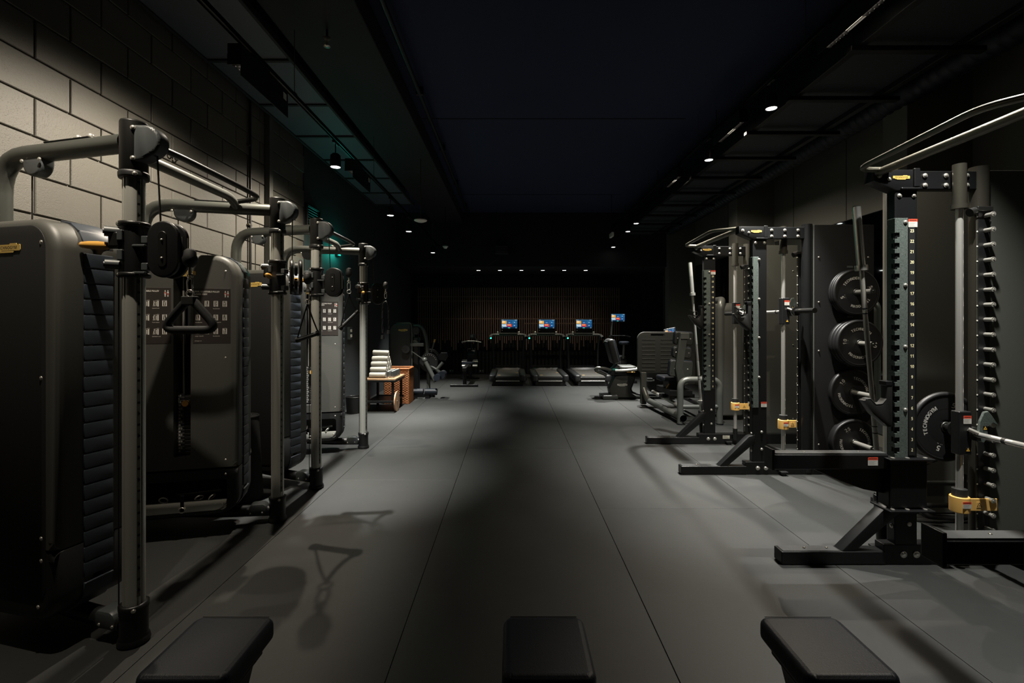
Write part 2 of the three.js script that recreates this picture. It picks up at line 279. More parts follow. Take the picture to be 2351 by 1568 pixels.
function washer(x, y, z, len, tilt, label, cd, half, px) { // linear fitting whose lens sits deep behind cross louvres
  const t = thing('linear_washer', label, 'track light', [x, y, z], 0, 'linear track fittings');
  const dir = Math.sign(px), e0 = len / 2 + 0.03; // a deep side plate towards the aisle, a short one towards the wall
  const h = part(t, 'housing', merge([bx(-0.045, 0.045, 0.03, 0.11, e0, -e0), bx(dir > 0 ? 0.042 : -0.045, dir > 0 ? 0.045 : -0.042, dir > 0 ? -0.1 : -0.042, 0.04, e0, -e0, 0.001), bx(dir > 0 ? -0.045 : 0.042, dir > 0 ? -0.042 : 0.045, 0.004, 0.04, e0, -e0, 0.001), bx(-0.045, 0.045, -0.03, 0.04, e0, e0 - 0.004, 0.001)]), m.black);
  part(h, 'lens', bx(-0.034, 0.034, 0.022, 0.028, len / 2, -len / 2, 0.002), mLensDim);
  for (let i = 0; i < 14; i++) if (i < 5 || i > 8) part(h, 'louvre', bx(-0.039, 0.039, -0.012, 0.016, len / 2 - 0.02 - i * len / 14, len / 2 - 0.023 - i * len / 14, 0.0005), m.black);
  part(t, 'adapter', bx(-0.02, 0.02, 0.11, 0.148, 0.1, -0.1), m.black);
  part(t, 'rating_sticker', bx(0.045, 0.0462, 0.02, 0.07, -len / 2 + 0.05, -len / 2 - 0.0, 0.0005), m.white);
  const L = new THREE.SpotLight(WARM, cd, 0, half * Math.PI / 180, 1, 2); L.name = 'wash'; L.position.set(0, 0.012, 0); L.target.position.set(Math.sin(tilt) * 3, -Math.cos(tilt) * 3, 0); L.shadow.radius = 0.6; L.castShadow = true; t.add(L, L.target);
}
washer(-1.8, 3.2, -1.85, 0.6, -0.6, 'linear light fitting on the left track above the nearest cable tower', WASH * 0.55, 67, 0.04);
washer(-1.8, 3.2, -3.46, 0.6, -0.55, 'long black linear light fitting at the near end of the left track', WASH * 0.8, 68, 0.04);
washer(-1.8, 3.2, -5.66, 0.6, -0.45, 'second long linear light fitting farther along the left track', WASH * 1.0, 70, 0.04);
washer(2.43, 3.63, -3.45, 0.6, -0.05, 'linear light fitting at the near end of the right track', WASH * 0.6, 70, -0.04);
washer(2.43, 3.63, -5.4, 0.6, 0.15, 'linear light fitting between the two nearest right spotlights', WASH * 0.8, 70, -0.04);
washer(2.43, 3.63, -7.3, 0.6, 0.3, 'linear light fitting midway along the right track', WASH * 0.7, 70, -0.04);
{ // downlights in the soffit
  for (let i = 0; i < 6; i++) {
    const t = thing('downlight', ['first small recessed downlight from the left in the back soffit', 'second small recessed downlight from the left in the back soffit', 'third small recessed downlight from the left in the back soffit', 'fourth small recessed downlight from the left in the back soffit', 'fifth small recessed downlight from the left in the back soffit', 'rightmost small recessed downlight in the back soffit'][i], 'downlight', [-0.88 + i * 0.563, 2.868, -12.7], 0, 'downlights in the back soffit');
    part(t, 'rim', ring(0.048, 0.006, 20, 6).rotateX(Math.PI / 2), m.black);
    part(t, 'lens', cyl(0.045, 0.006, 20), mLens, [0, -0.004, 0]);
    const L = new THREE.SpotLight(WARM, 2.6, 0, 0.75, 1, 2); L.name = 'beam'; L.position.set(0, -0.012, 0); L.target.position.set(0, -2, -0.35); L.shadow.radius = 2; L.castShadow = true; t.add(L, L.target);
  }
}
{ // unseen green lamp, added to throw a teal glow on the left wall
  const t = thing('added_green_lamp', 'small unseen green lamp added on the left wall for its teal glow', 'added lamp', [XL + 0.03, 2.61, -7.83]);
  part(t, 'box', rbox(0.05, 0.09, 0.12, 0.008), m.black);
  part(t, 'lens', rbox(0.008, 0.06, 0.09, 0.003), new THREE.MeshStandardMaterial({ color: 0x1c6a60, emissive: 0x25d8b8, emissiveIntensity: 0.8 }), [0.027, 0, 0]);
  const L = new THREE.PointLight(0x2fd0b8, 0.6, 0, 2); L.name = 'glow'; L.position.set(0.1, 0.0, 0.06); L.castShadow = true; L.shadow.radius = 3; t.add(L);
}
{ // small ceiling fittings
  const a = thing('access_point', 'round white wireless unit hanging near the far left track', 'access point', [-1.37, 3.03, -7.25]);
  part(a, 'dish', lathe([[0.001, -0.03], [0.05, -0.028], [0.09, -0.012], [0.098, 0], [0.09, 0.01], [0.001, 0.012]], 28), m.white); part(a, 'stem', rod(V(0, 0, 0), V(0, 0.92, 0), 0.006, 8), m.steelGrey);
  const s = thing('smoke_detector', 'small white smoke detector hung below the far ceiling', 'smoke detector', [-1.42, 3.12, -10.3]);
  part(s, 'body', lathe([[0.001, -0.05], [0.03, -0.05], [0.045, -0.02], [0.06, -0.015], [0.06, 0.01], [0.001, 0.012]], 20), m.white); part(s, 'stem', rod(V(0, 0, 0), V(0, 0.83, 0), 0.008, 8), m.black);
  const s2 = thing('sprinkler_head', 'small chrome sprinkler head under the black beam at upper left', 'sprinkler', [-1.55, 3.86, -4.05]);
  part(s2, 'body', lathe([[0.001, -0.05], [0.03, -0.05], [0.012, -0.03], [0.015, 0], [0.035, 0.02], [0.001, 0.03]], 16), m.chromeSatin); part(s2, 'stem', rod(V(0, 0.01, 0), V(0, 0.09, 0), 0.01, 8), m.black);
  const e = thing('emergency_unit', 'small white rectangular emergency lamp box hanging under the right track', 'lamp box', [2.1, 3.34, -10.2]);
  part(e, 'box', rbox(0.05, 0.09, 0.26, 0.01), m.white); part(e, 'stem', rod(V(0, 0.04, 0), V(0, 0.86, 0), 0.006, 8), m.black);
  const c = thing('cassette_unit', 'dim grey air conditioning unit hung in front of the soffit', 'air conditioner', [-0.25, 3.25, -11.7]);
  part(c, 'box', rbox(0.32, 0.2, 0.3, 0.01), m.blackMatte); for (let i = 0; i < 4; i++) part(c, 'louvre', rbox(0.28, 0.012, 0.02, 0.003), m.aluDark, [0, -0.06 + i * 0.04, 0.155]); part(c, 'hanger', merge([rod(V(-0.12, 0.09, 0), V(-0.12, 0.95, 0), 0.006, 6), rod(V(0.12, 0.09, 0), V(0.12, 0.95, 0), 0.006, 6)]), m.black);
  const w = []; for (let i = 0; i <= 14; i++) { const u = i / 14; w.push(V(-0.3 - 0.75 * u, 3.14 - 0.5 * u ** 0.7, -11.75)); }
  single('hanging_cable', 'thin dark cable drooping left from the hung air conditioning unit', 'cable', sweep(w, 0.006, 6), m.blackTube);
}
// slatted screen in front of the back wall
{
  const t = thing('slat_screen', 'wide screen of thin dark brown vertical battens before the back wall', 'slat screen', [0, 0, -13.55]);
  const g = rbox(0.026, 1.0, 0.03, 0.002);
  for (let i = 0; i < 92; i++) {
    const x = -2.62 + i * 0.0617, low = (i % 7 === 3 || i % 11 === 5) ? 0.72 : (i % 3 === 0 ? 0.92 : 1.0) - (i % 5 === 0 ? 0.1 : 0);
    const s = part(t, 'batten', g, m.slat, [x, (low + 2.47) / 2, 0]); s.scale.y = 2.47 - low;
  }
  for (const [y, a, b] of [[2.22, -2.66, 3.03], [2.1, -2.66, 3.03], [1.60, -2.66, 2.9], [1.47, 0.35, 2.95]]) part(t, 'rail', bx(a, b, y - 0.014, y + 0.014, -0.005, -0.035, 0.002), m.slat);
  part(t, 'standoff', merge([-2.4, -0.8, 0.8, 2.4].map((x) => bx(x - 0.02, x + 0.02, 1.57, 1.63, -0.03, -0.65))), m.blackMatte);
}
for (const [x, l] of [[-1.78, 'left of the rower'], [-0.9, 'right of the rower']]) {
  const t = thing('wall_socket', 'grey double socket low on the back wall ' + l, 'socket', [x, 0.06, ZB + 0.01], 0, 'sockets on the back wall');
  part(t, 'plate', rbox(0.15, 0.09, 0.014, 0.006), m.greyPlastic); part(t, 'switch', rbox(0.02, 0.03, 0.006, 0.002), m.white, [-0.03, 0.015, 0.009]); part(t, 'switch', rbox(0.02, 0.03, 0.006, 0.002), m.white, [0.03, 0.015, 0.009]);
}
// ---------- printed badges, posters ----------
const texBadge = canvasTex(512, 128, (g, w, h) => { g.fillStyle = '#bfa055'; g.fillRect(0, 0, w, h); g.fillStyle = '#14110c'; g.font = 'bold 62px sans-serif'; g.textAlign = 'center'; g.textBaseline = 'middle'; g.fillText('TECHNOGYM', w / 2, h * 0.47, 440); g.fillRect(150, 98, 250, 7); g.fillRect(60, 98, 60, 7); });
texBadge.wrapS = texBadge.wrapT = THREE.RepeatWrapping; texBadge.repeat.set(1, 4);
const texBadgeGrey = canvasTex(512, 128, (g, w, h) => { g.fillStyle = '#b9bab4'; g.fillRect(0, 0, w, h); g.fillStyle = '#26282a'; g.font = 'bold 62px sans-serif'; g.textAlign = 'center'; g.textBaseline = 'middle'; g.fillText('TECHNOGYM', w / 2, h * 0.47, 440); g.fillRect(150, 98, 250, 7); });
texBadgeGrey.wrapS = texBadgeGrey.wrapT = THREE.RepeatWrapping; texBadgeGrey.repeat.set(1, 4);
const mBadge = M(0xffffff, 0.35, 0.1, { map: texBadge }), mBadgeGrey = M(0xffffff, 0.4, 0.1, { map: texBadgeGrey });
function badgeGeo(w) { // notched nameplate outline, unit wide then scaled
  const s = poly([[0, 0.07], [0.1, 0.07], [0.13, 0.03], [0.22, 0.03], [0.24, 0], [0.74, 0], [0.77, 0.05], [0.98, 0.05], [1, 0.08], [1, 0.19], [0.97, 0.22], [0.86, 0.22], [0.84, 0.25], [0.62, 0.25], [0.58, 0.22], [0.03, 0.22], [0, 0.19]]);
  const g = new THREE.ExtrudeGeometry(s, { depth: 0.02, bevelEnabled: false }); g.translate(-0.5, -0.125, 0); g.scale(w, w, w * 0.6); return g;
}
function figure(g, x, y, s, k) { // one pictogram: weight-stack machine and a figure
  g.fillStyle = g.strokeStyle = '#d9d5cd'; g.lineWidth = 2.2;
  if (k % 4 === 3 || k > 20) { g.strokeRect(x - 16 * s, y - 20 * s, 32 * s, 6 * s); g.fillRect(x - 17 * s, y - 18 * s, 7 * s, 36 * s); g.fillRect(x + 10 * s, y - 18 * s, 7 * s, 36 * s); }
  else { g.strokeRect(x + 2 * s, y - 19 * s, 13 * s, 36 * s); g.fillRect(x + 17 * s, y - 16 * s, 9 * s, 36 * s); g.fillRect(x + 6 * s, y - 12 * s, 5 * s, 26 * s); g.strokeRect(x + 15 * s, y - 22 * s, 12 * s, 6 * s); }
  const fx = (k % 4 === 3 || k > 20) ? x : x - 10 * s, lean = ((k * 37) % 7 - 3) * 1.4 * s;
  g.beginPath(); g.arc(fx + lean, y - 14 * s, 3.6 * s, 0, 7); g.fill(); g.lineWidth = 5 * s; g.beginPath(); g.moveTo(fx + lean, y - 9 * s); g.lineTo(fx, y + 4 * s); g.stroke();
  g.lineWidth = 3.2 * s; g.beginPath(); g.moveTo(fx - 5 * s, y + 19 * s); g.lineTo(fx, y + 3 * s); g.lineTo(fx + 5 * s, y + 12 * s); g.lineTo(fx + 4 * s, y + 19 * s); g.moveTo(fx + lean, y - 8 * s); g.lineTo(fx + lean * 0.3 + ((k * 13) % 3 - 1) * 8 * s, y - 2 * s); g.stroke();
}
const posterTex = (title2, k0) => canvasTex(512, 640, (g, w, h) => {
  g.fillStyle = '#2b2522'; g.fillRect(0, 0, w, h); g.fillStyle = '#e6e2da'; g.font = 'bold 27px sans-serif'; g.fillText('DUAL ADJUSTABLE PULLEY', 22, 48); g.fillText(title2, 22, 78);
  for (const [x, c] of [[440, 0], [476, 1]]) { g.fillStyle = '#d9d5cd'; g.beginPath(); g.arc(x, 36, 8, 0, 7); g.fill(); g.fillRect(x - 11, 46, 22, 30); g.fillRect(x - 8, 76, 6, 26); g.fillRect(x + 2, 76, 6, 26); g.fillStyle = '#b8372c'; c ? g.fillRect(x - 9, 62, 18, 20) : g.fillRect(x - 9, 50, 18, 16); }
  for (let r = 0; r < 3; r++) for (let c = 0; c < 4; c++) figure(g, 66 + c * 122, 180 + r * 160, 1.75, k0 + r * 4 + c);
  g.fillStyle = '#d9d5cd'; g.font = '15px sans-serif'; const cap = ['Downward trunk', 'Upward trunk', 'Trunk rotation', 'Hip abduction', 'Hip adduction', 'Lunge + knee lift'];
  for (let r = 0; r < 3; r++) { g.fillText(cap[(k0 ? 3 : 0) + r], 30, 240 + r * 160); g.fillText(cap[(k0 ? 3 : 0) + (r + 1) % 3], 270, 240 + r * 160); }
  g.font = '13px sans-serif'; g.fillText('technogym.com', 24, 614);
});
const mPosterA = M(0xffffff, 0.45, 0, { map: posterTex('CORE', 0) }), mPosterB = M(0xffffff, 0.45, 0, { map: posterTex('LOWER BODY', 24) });
const texStack = canvasTex(64, 512, (g) => { g.fillStyle = '#0a0a0a'; g.fillRect(0, 0, 64, 512); g.fillStyle = '#d8d6d0'; g.font = 'bold 20px sans-serif'; for (let i = 0; i < 18; i++) { g.fillText(String(2.5 * (i + 1)), 4, 24 + i * 28); g.fillRect(0, 30 + i * 28, 64, 1); } });
const mStackLabel = M(0xffffff, 0.5, 0, { map: texStack });
const texTicks = canvasTex(32, 1024, (g) => { g.fillStyle = '#55564f'; g.fillRect(0, 0, 32, 1024); g.fillStyle = '#0a0a0a'; for (let i = 0; i < 40; i++) { g.fillRect(i % 2 ? 16 : 4, i * 25.6 + 8, 28, 5); if (i % 2) { g.beginPath(); g.arc(12, i * 25.6 + 10, 6, 0, 7); g.fill(); } } });
const mTicks = M(0xffffff, 0.45, 0.4, { map: texTicks });
const flatUV = (g, w, h) => { const uv = g.attributes.uv, p = g.attributes.position; for (let i = 0; i < uv.count; i++) uv.setXY(i, p.getX(i) / w + 0.5, p.getY(i) / h + 0.5); return g; };
const boltGeo = merge([sph(0.011, 10, 6).scale(1, 1, 0.6), cyl(0.013, 0.003, 12).rotateX(Math.PI / 2)]);
const bolt = (parent, x, y, z, ry = 0, k = 1, rx = 0) => { const b = part(parent, 'bolt', boltGeo, m.chromeSatin, [x, y, z], [rx, ry, 0]); b.scale.setScalar(k * 0.85); return b; };

// ---------- cable machines ----------
const TW = 0.70, TT = 0.36, TX = -0.57, A15 = 0.25;
const ribGeo = ext(rr(0.13, 0.068, 0.006), 0.016, 0.004, 2, 3);
const plateGeoStack = rbox(0.34, 0.022, 0.1, 0.003);
const halfTop = () => new THREE.Shape(tidy(rr(TW, 1.50, [0.15, 0.15, 0.004, 0.004]).getPoints(8))), halfLow = () => new THREE.Shape(tidy(rr(TW, 0.33, [0.004, 0.004, 0.14, 0.14]).getPoints(8)));
const topShell = ext(halfTop(), TT / 2, 0.04, 4, 6).translate(0, 1.225, 0), lowShell = ext(halfLow(), TT / 2, 0.04, 4).translate(0, 0.305, 0);
const slotShell = cut(topShell.clone(), tr(rbox(0.105, 1.26, 0.5, 0.012, 2), 0, 1.195, 0)), mouthShell = cut(lowShell.clone(), ext(rr(0.56, 0.22, [0.03, 0.03, 0.09, 0.09]), 0.5, 0).translate(0, 0.29, 0));
function coverShape(r) { const s = new THREE.Shape(); s.moveTo(-r, 0); s.absarc(0, 0, r, Math.PI, Math.PI * 2); s.lineTo(r, 0.025); s.lineTo(-r, 0.025); return s; }
const coverGeo = ext(coverShape(0.066), 0.062, 0.012, 3, 12);
const pulleyHead = (() => { const s = new THREE.Shape(); s.moveTo(-0.03, -0.085); s.lineTo(-0.03, 0.085); s.lineTo(0.01, 0.085); s.absarc(0.02, 0.012, 0.073, Math.PI / 2, -Math.PI / 2.6, true); s.lineTo(0.02, -0.075); return ext(s, 0.075, 0.014, 3, 14); })();
const stadium = rr(0.145, 0.262, 0.0725);
const columnShape = (() => { const p = []; for (let i = 0; i < 64; i++) { const a = i / 64 * Math.PI * 2; let r = 0.0445; const q = (a + 0.35) % (Math.PI / 2); if (Math.abs(q - 0.55) < 0.06) r = 0.0395; if (Math.abs(q - 0.95) < 0.06) r = 0.041; p.push([Math.cos(a) * r, Math.sin(a) * r]); } return poly(p); })();
function cableMachine(zc, label, cfg) {
  const t = thing('cable_machine', label, 'cable machine', [-1.775, 0, zc], 0, 'dual cable machines along the block wall');
  for (const s of [1, -1]) {
    const zp = s * 0.695, th = -A15 * s, n = -s, ca = Math.cos(A15), sa = Math.sin(A15), pt = (d, y) => [-ca * d, y, zp - s * sa * d];
    // weight tower: two half shells, lower covers, ribs
    const tower = part(t, 'weight_tower', topShell.clone().translate(0, 0, -n * TT / 4), s > 0 ? m.shell : m.shell, pt(-TX, 0), [0, th, 0]);
    part(tower, 'front_shell', slotShell.clone().translate(0, 0, n * TT / 4), m.shell);
    part(tower, 'lower_cover', lowShell.clone().translate(0, 0, -n * TT / 4), m.shellDark);
    part(tower, 'lower_cover', mouthShell.clone().translate(0, 0, n * TT / 4), m.shellDark);
    part(tower, 'outer_panel', ext(rr(TW - 0.11, 1.72, [0.1, 0.1, 0.09, 0.09]), 0.012, 0.004, 2, 6).translate(0, 1.08, -n * (TT / 2 - 0.003)), m.panelBlack);
    // ribs over the aisle side, wrapping the top corner and the bottom corner
    const path = []; // [x, y, angle]
    const push = (x, y, a) => path.push([x, y, a]);
    for (let a = 1.35; a > 0.1; a -= 0.42) push(TW / 2 - 0.15 + Math.cos(a) * 0.15, 1.825 + Math.sin(a) * 0.15, a);
    for (let y = 1.79; y > 0.30; y -= 0.0725) push(TW / 2, y, 0);
    for (let a = -0.22; a > -1.2; a -= 0.42) push(TW / 2 - 0.14 + Math.cos(a) * 0.14, 0.28 + Math.sin(a) * 0.14, a);
    for (const [x, y, a] of path) { const r = part(tower, 'rib', ribGeo, m.rib, [x, y, 0]); r.rotation.set(0, Math.PI / 2, 0); r.rotation.order = 'ZYX'; r.rotation.set(0, Math.PI / 2, a); }
    for (const [x, y] of [[0.27, 1.86], [-0.27, 1.86], [0.27, 1.25], [0.27, 0.53], [-0.27, 0.53], [0.27, 0.43], [0.25, 0.22], [-0.25, 0.22]]) { const b = bolt(tower, x, y, TT / 2 + (s > 0 ? 0.002 : -0.002), 0, 0.9); }
    part(tower, 'badge', badgeGeo(0.17), mBadge, [s > 0 ? 0.06 : -0.0, 1.84, TT / 2 + (s > 0 ? 0.004 : 0.0005)]);
    if (s < 0) {
      part(tower, 'poster', flatUV(rbox(0.235, 0.385, 0.004, 0.001), 0.235, 0.385), mPosterA, [-0.185, 1.545, n * (TT / 2 + 0.001)], [0, 0, 0]);
      part(tower, 'poster', flatUV(rbox(0.235, 0.385, 0.004, 0.001), 0.235, 0.385), mPosterB, [0.185, 1.545, n * (TT / 2 + 0.001)]);
      part(tower, 'stack_bay', bx(-0.2, 0.2, 0.5, 1.86, 0.0, 0.004, 0.001), m.blackMatte);
      for (let i = 0; i < 16; i++) part(tower, 'weight_plate', plateGeoStack, m.blackTube, [0, 0.58 + i * 0.026, 0.07]);
      part(tower, 'stack_scale', flatUV(bx(-0.045, -0.005, -0.21, 0.21, 0.122, 0.125, 0.0005).translate(0.025, 0, 0), 0.04, 0.42).translate(-0.025, 0.79, 0), mStackLabel);
      part(tower, 'selector_pin', merge([cyl(0.018, 0.03, 18, 0.021).rotateX(Math.PI / 2), cyl(0.006, 0.1, 8).rotateX(Math.PI / 2).translate(0, 0, -0.05)]), m.gold, [0.012, 0.935, 0.15]);
      part(tower, 'guide_bar', merge([rod(V(-0.03, 0.95, 0.07), V(-0.03, 1.84, 0.07), 0.008, 8), rod(V(0.03, 0.95, 0.07), V(0.03, 1.84, 0.07), 0.008, 8)]), m.chromeSatin);
      part(tower, 'tray_lip', ext(rr(0.56, 0.075, [0.005, 0.005, 0.035, 0.035]), 0.012, 0.003, 2), m.alu, [0, 0.218, TT / 2 - 0.006]);
      part(tower, 'tray_bar', rod(V(-0.05, 0.29, 0.13), V(0.24, 0.31, 0.15), 0.012, 10), m.blackTube);
      for (const [x, k] of [[-0.12, 0], [0.1, 1], [0.18, 2]]) part(tower, 'spare_clip', ring(0.026, 0.005, 14, 6), m.chromeSatin, [x, 0.27, 0.16], [0.5 + k * 0.3, 0.4 * k, 0]);
      part(tower, 'tray_strap', bx(-0.01, 0.012, 0.19, 0.3, TT / 2 - 0.002, TT / 2 + 0.004, 0.001), m.black); part(tower, 'strap_ring', ring(0.018, 0.0035, 16, 6), m.chromeSatin, [0.0, 0.2, TT / 2 + 0.006]);
    }
    // column with scale, cap, socket
    const col = part(t, 'column', ext(columnShape, 2.15, 0, 1).rotateX(Math.PI / 2).translate(0, 1.245, 0), m.alu, [0, 0, zp]);
    part(col, 'scale_strip', flatUV(rbox(0.014, 2.05, 0.003, 0.0005), 0.014, 2.05), mTicks, [0.0385, 1.25, 0.022], [0, 1.05, 0]);
    part(col, 'socket', lathe([[0.001, 0], [0.062, 0], [0.066, 0.012], [0.062, 0.03], [0.056, 0.034], [0.056, 0.155], [0.06, 0.165], [0.06, 0.185], [0.046, 0.188], [0.001, 0.188]], 28), m.black);
    bolt(col, 0.035, 0.172, 0.048, 0.6, 0.9);
    part(col, 'head_sleeve', lathe([[0.001, 2.2], [0.056, 2.2], [0.056, 2.43], [0.053, 2.438], [0.05, 2.43], [0.05, 2.41], [0.001, 2.41]], 28), m.blackTube);
    part(col, 'collar', lathe([[0.046, 2.17], [0.059, 2.17], [0.061, 2.18], [0.061, 2.195], [0.058, 2.203], [0.046, 2.203]], 28), m.shellDark);
    bolt(col, 0.04, 2.186, 0.046, 0.7);
    part(col, 'pulley_head', pulleyHead, m.greyPlastic, [0.062, 2.325, 0.012]);
    bolt(col, 0.035, 2.395, 0.052, 0.2); bolt(col, 0.035, 2.255, 0.052, 0.2);
    // arm to the tower with guide cover and bolts
    const arm = part(t, 'arm', bent([pt(0.045, 2.345), pt(0.88, 2.345), pt(0.88, 1.95)], 0.044, 0.19, 18), m.armTube);
    part(arm, 'guide_cover', coverGeo, m.greyPlastic, pt(0.615, 2.292), [0, th, 0]);
    for (const d of [0.555, 0.675]) bolt(arm, pt(d, 0)[0], 2.30, pt(d, 0)[2] + 0.042, 0, 0.8);
    part(arm, 'saddle_plate', ext(rr(0.3, 0.05, 0.008), 0.006, 0.002), m.black, pt(0.4, 2.388), [Math.PI / 2, 0, -th]);
    for (const d of [0.27, 0.35]) part(arm, 'bolt', merge([sph(0.014, 10, 6), cyl(0.019, 0.006, 12).translate(0, -0.006, 0)]), m.chromeSatin, pt(d, 2.40));
    part(t, 'cable', rod(V(...pt(0.66, 2.26)), V(...pt(0.66, 1.94)), 0.0035, 6), m.cable);
    // foot tube with grey pulley cover
    const foot = part(t, 'foot_tube', bent([pt(0.05, 0.085), pt(0.34, 0.1), pt(0.62, 0.13)], 0.041, 0.1, 14), m.black);
    part(foot, 'pulley_cover', ext(rr(0.125, 0.085, [0.04, 0.03, 0.008, 0.008]), 0.09, 0.012, 2), m.greyPlastic, pt(0.125, 0.105), [0, th, 0]);
    for (const d of [0.085, 0.165]) bolt(foot, pt(d, 0)[0], 0.085, pt(d, 0)[2] + 0.047, 0, 0.7);
    // carriage
    const c = cfg[s], y = c.y, car = part(t, 'carriage', lathe([[0.046, y - 0.115], [0.058, y - 0.115], [0.058, y + 0.115], [0.046, y + 0.115]], 28), m.black, [0, 0, zp], [0, c.turn ?? 0, 0]);
    for (const dy of [-0.118, 0.118]) { part(car, 'clamp_ring', lathe([[0.046, y + dy - 0.011], [0.062, y + dy - 0.011], [0.066, y + dy - 0.005], [0.066, y + dy + 0.005], [0.062, y + dy + 0.011], [0.046, y + dy + 0.011]], 28), m.blackTube); bolt(car, -0.03, y + dy, 0.056, -0.4, 0.8); bolt(car, 0.05, y + dy, 0.036, 0.9, 0.8); }
    const lev = part(car, 'lever', lathe([[0.001, 0], [0.013, 0.002], [0.017, 0.02], [0.0195, 0.07], [0.018, 0.12], [0.014, 0.158], [0.009, 0.166], [0.001, 0.167]], 18).rotateZ(Math.PI / 2), m.gold, s > 0 ? [-0.062, y + 0.012, 0.055] : [-0.005, y + 0.0, 0.07], [0, s > 0 ? -0.16 : 1.9 - (c.turn ?? 0), s > 0 ? -0.06 : 0], 'gold lever grip');
    part(car, 'lever_hub', merge([tr(rbox(0.05, 0.075, 0.05, 0.012, 2), -0.045, y + 0.04, 0.045), rod(V(-0.07, y + 0.012, 0.055), V(-0.03, y + 0.012, 0.05), 0.013, 12)]), m.blackTube);
    part(car, 'roller', merge([cyl(0.024, 0.055, 18).rotateX(Math.PI / 2).rotateY(-0.9), cyl(0.012, 0.065, 12).rotateX(Math.PI / 2).rotateY(-0.9)]), m.greyPlastic, [-0.058, y + 0.078, 0.055]);
    part(car, 'roller', merge([cyl(0.022, 0.055, 18).rotateX(Math.PI / 2).rotateY(-0.9), cyl(0.012, 0.065, 12).rotateX(Math.PI / 2).rotateY(-0.9)]), m.greyPlastic, [-0.055, y - 0.072, 0.055]);
    for (const dy of [0.045, -0.08]) part(car, 'hinge_lug', merge([tr(rbox(0.03, 0.034, 0.05, 0.004), 0.073, y + dy, 0.01), tr(rbox(0.07, 0.012, 0.02, 0.004), 0.05, y + dy - 0.03, 0.04)]), m.greyPlastic);
    for (const dy of [0.06, -0.03]) part(car, 'latch', rbox(0.025, 0.05, 0.03, 0.005), m.greyPlastic, [-0.012, y + dy, 0.058]);
    const blk = part(car, 'pulley_block', merge([ext(stadium, 0.022, 0.008, 3, 14).translate(0, 0, 0.03), ext(stadium, 0.022, 0.008, 3, 14).translate(0, 0, -0.03), tr(cyl(0.05, 0.02, 24).rotateX(Math.PI / 2), 0, 0.06, 0), tr(cyl(0.05, 0.02, 24).rotateX(Math.PI / 2), 0, -0.06, 0)]), m.black, [0.163, y, 0], [0, c.blockTurn ?? 0, 0]);
    part(blk, 'cover_plate', ext(rr(0.04, 0.165, 0.02), 0.006, 0.002, 1), m.blackTube, [0, 0, 0.042]);
    for (const dy of [-0.042, 0.042]) part(blk, 'screw', sph(0.006, 8, 6), m.chromeSatin, [0, dy, 0.046]);
    part(blk, 'edge_bead', merge([rod(V(0.078, -0.06, 0.02), V(0.078, 0.06, 0.02), 0.004, 6), rod(V(0.078, -0.06, -0.02), V(0.078, 0.06, -0.02), 0.004, 6)]), m.tube);
    const cx = 0.115 * Math.cos(c.turn ?? 0), cz = -0.115 * Math.sin(c.turn ?? 0);
    part(t, 'cable', rod(V(0.118, 2.29, zp + 0.012), V(cx + 0.012, y + 0.1, zp + cz), 0.004, 6), m.cable);
    part(t, 'cable', rod(V(-0.055, 0.13, zp + s * 0.02), V(-0.055, y - 0.12, zp + s * 0.02), 0.003, 6), m.cable);
  }
  // pull-up bars bridging the two arms
  const e = (d, y, s, dx = 0) => [-Math.cos(A15) * d + dx, y, s * (0.695 - Math.sin(A15) * d)];
  const bar = part(t, 'pull_up_bar', bent([e(0.27, 2.345, 1), [-0.245, 2.40, 0.5], [-0.245, 2.40, -0.5], e(0.27, 2.345, -1)], 0.03, 0.12, 16), m.tube);
  part(bar, 'grip_bar', bent([[-0.24, 2.385, 0.58], [-0.05, 2.40, 0.55], [-0.05, 2.41, 0.3], [-0.05, 2.41, -0.3], [-0.05, 2.40, -0.55], [-0.24, 2.385, -0.58]], 0.0175, 0.09, 12), m.blackTube);
  return t;
}
cableMachine(-2.965, 'nearest dual cable machine with tall dark weight towers and silver columns', { 1: { y: 1.838 }, '-1': { y: 1.838, turn: -0.25, blockTurn: -0.85 } });
cableMachine(-5.08, 'second dual cable machine, behind the first along the block wall', { 1: { y: 1.862 }, '-1': { y: 1.845, turn: 0.3 } });

// ---------- cable attachments hanging from the pulley blocks ----------
function hangGear(t, y) { // rubber stop, swivel and snap hook above the attachment; y = top of the attachment
  part(t, 'cable_stop', lathe([[0.001, y + 0.115], [0.012, y + 0.115], [0.026, y + 0.13], [0.032, y + 0.155], [0.026, y + 0.17], [0.024, y + 0.19], [0.012, y + 0.2], [0.001, y + 0.2]], 18), m.rubber);
  part(t, 'swivel', merge([tr(cyl(0.008, 0.04, 10), 0, y + 0.098, 0), tr(ring(0.012, 0.0035, 14, 6), 0, y + 0.075, 0)]), m.chromeSatin);
  part(t, 'snap_hook', bent([[-0.012, y + 0.012, 0], [-0.014, y + 0.05, 0], [-0.004, y + 0.07, 0], [0.008, y + 0.068, 0], [0.013, y + 0.045, 0], [0.011, y + 0.01, 0], [0, y, 0], [-0.012, y + 0.012, 0]], 0.0035, 0.008, 8), m.chromeSatin);
}
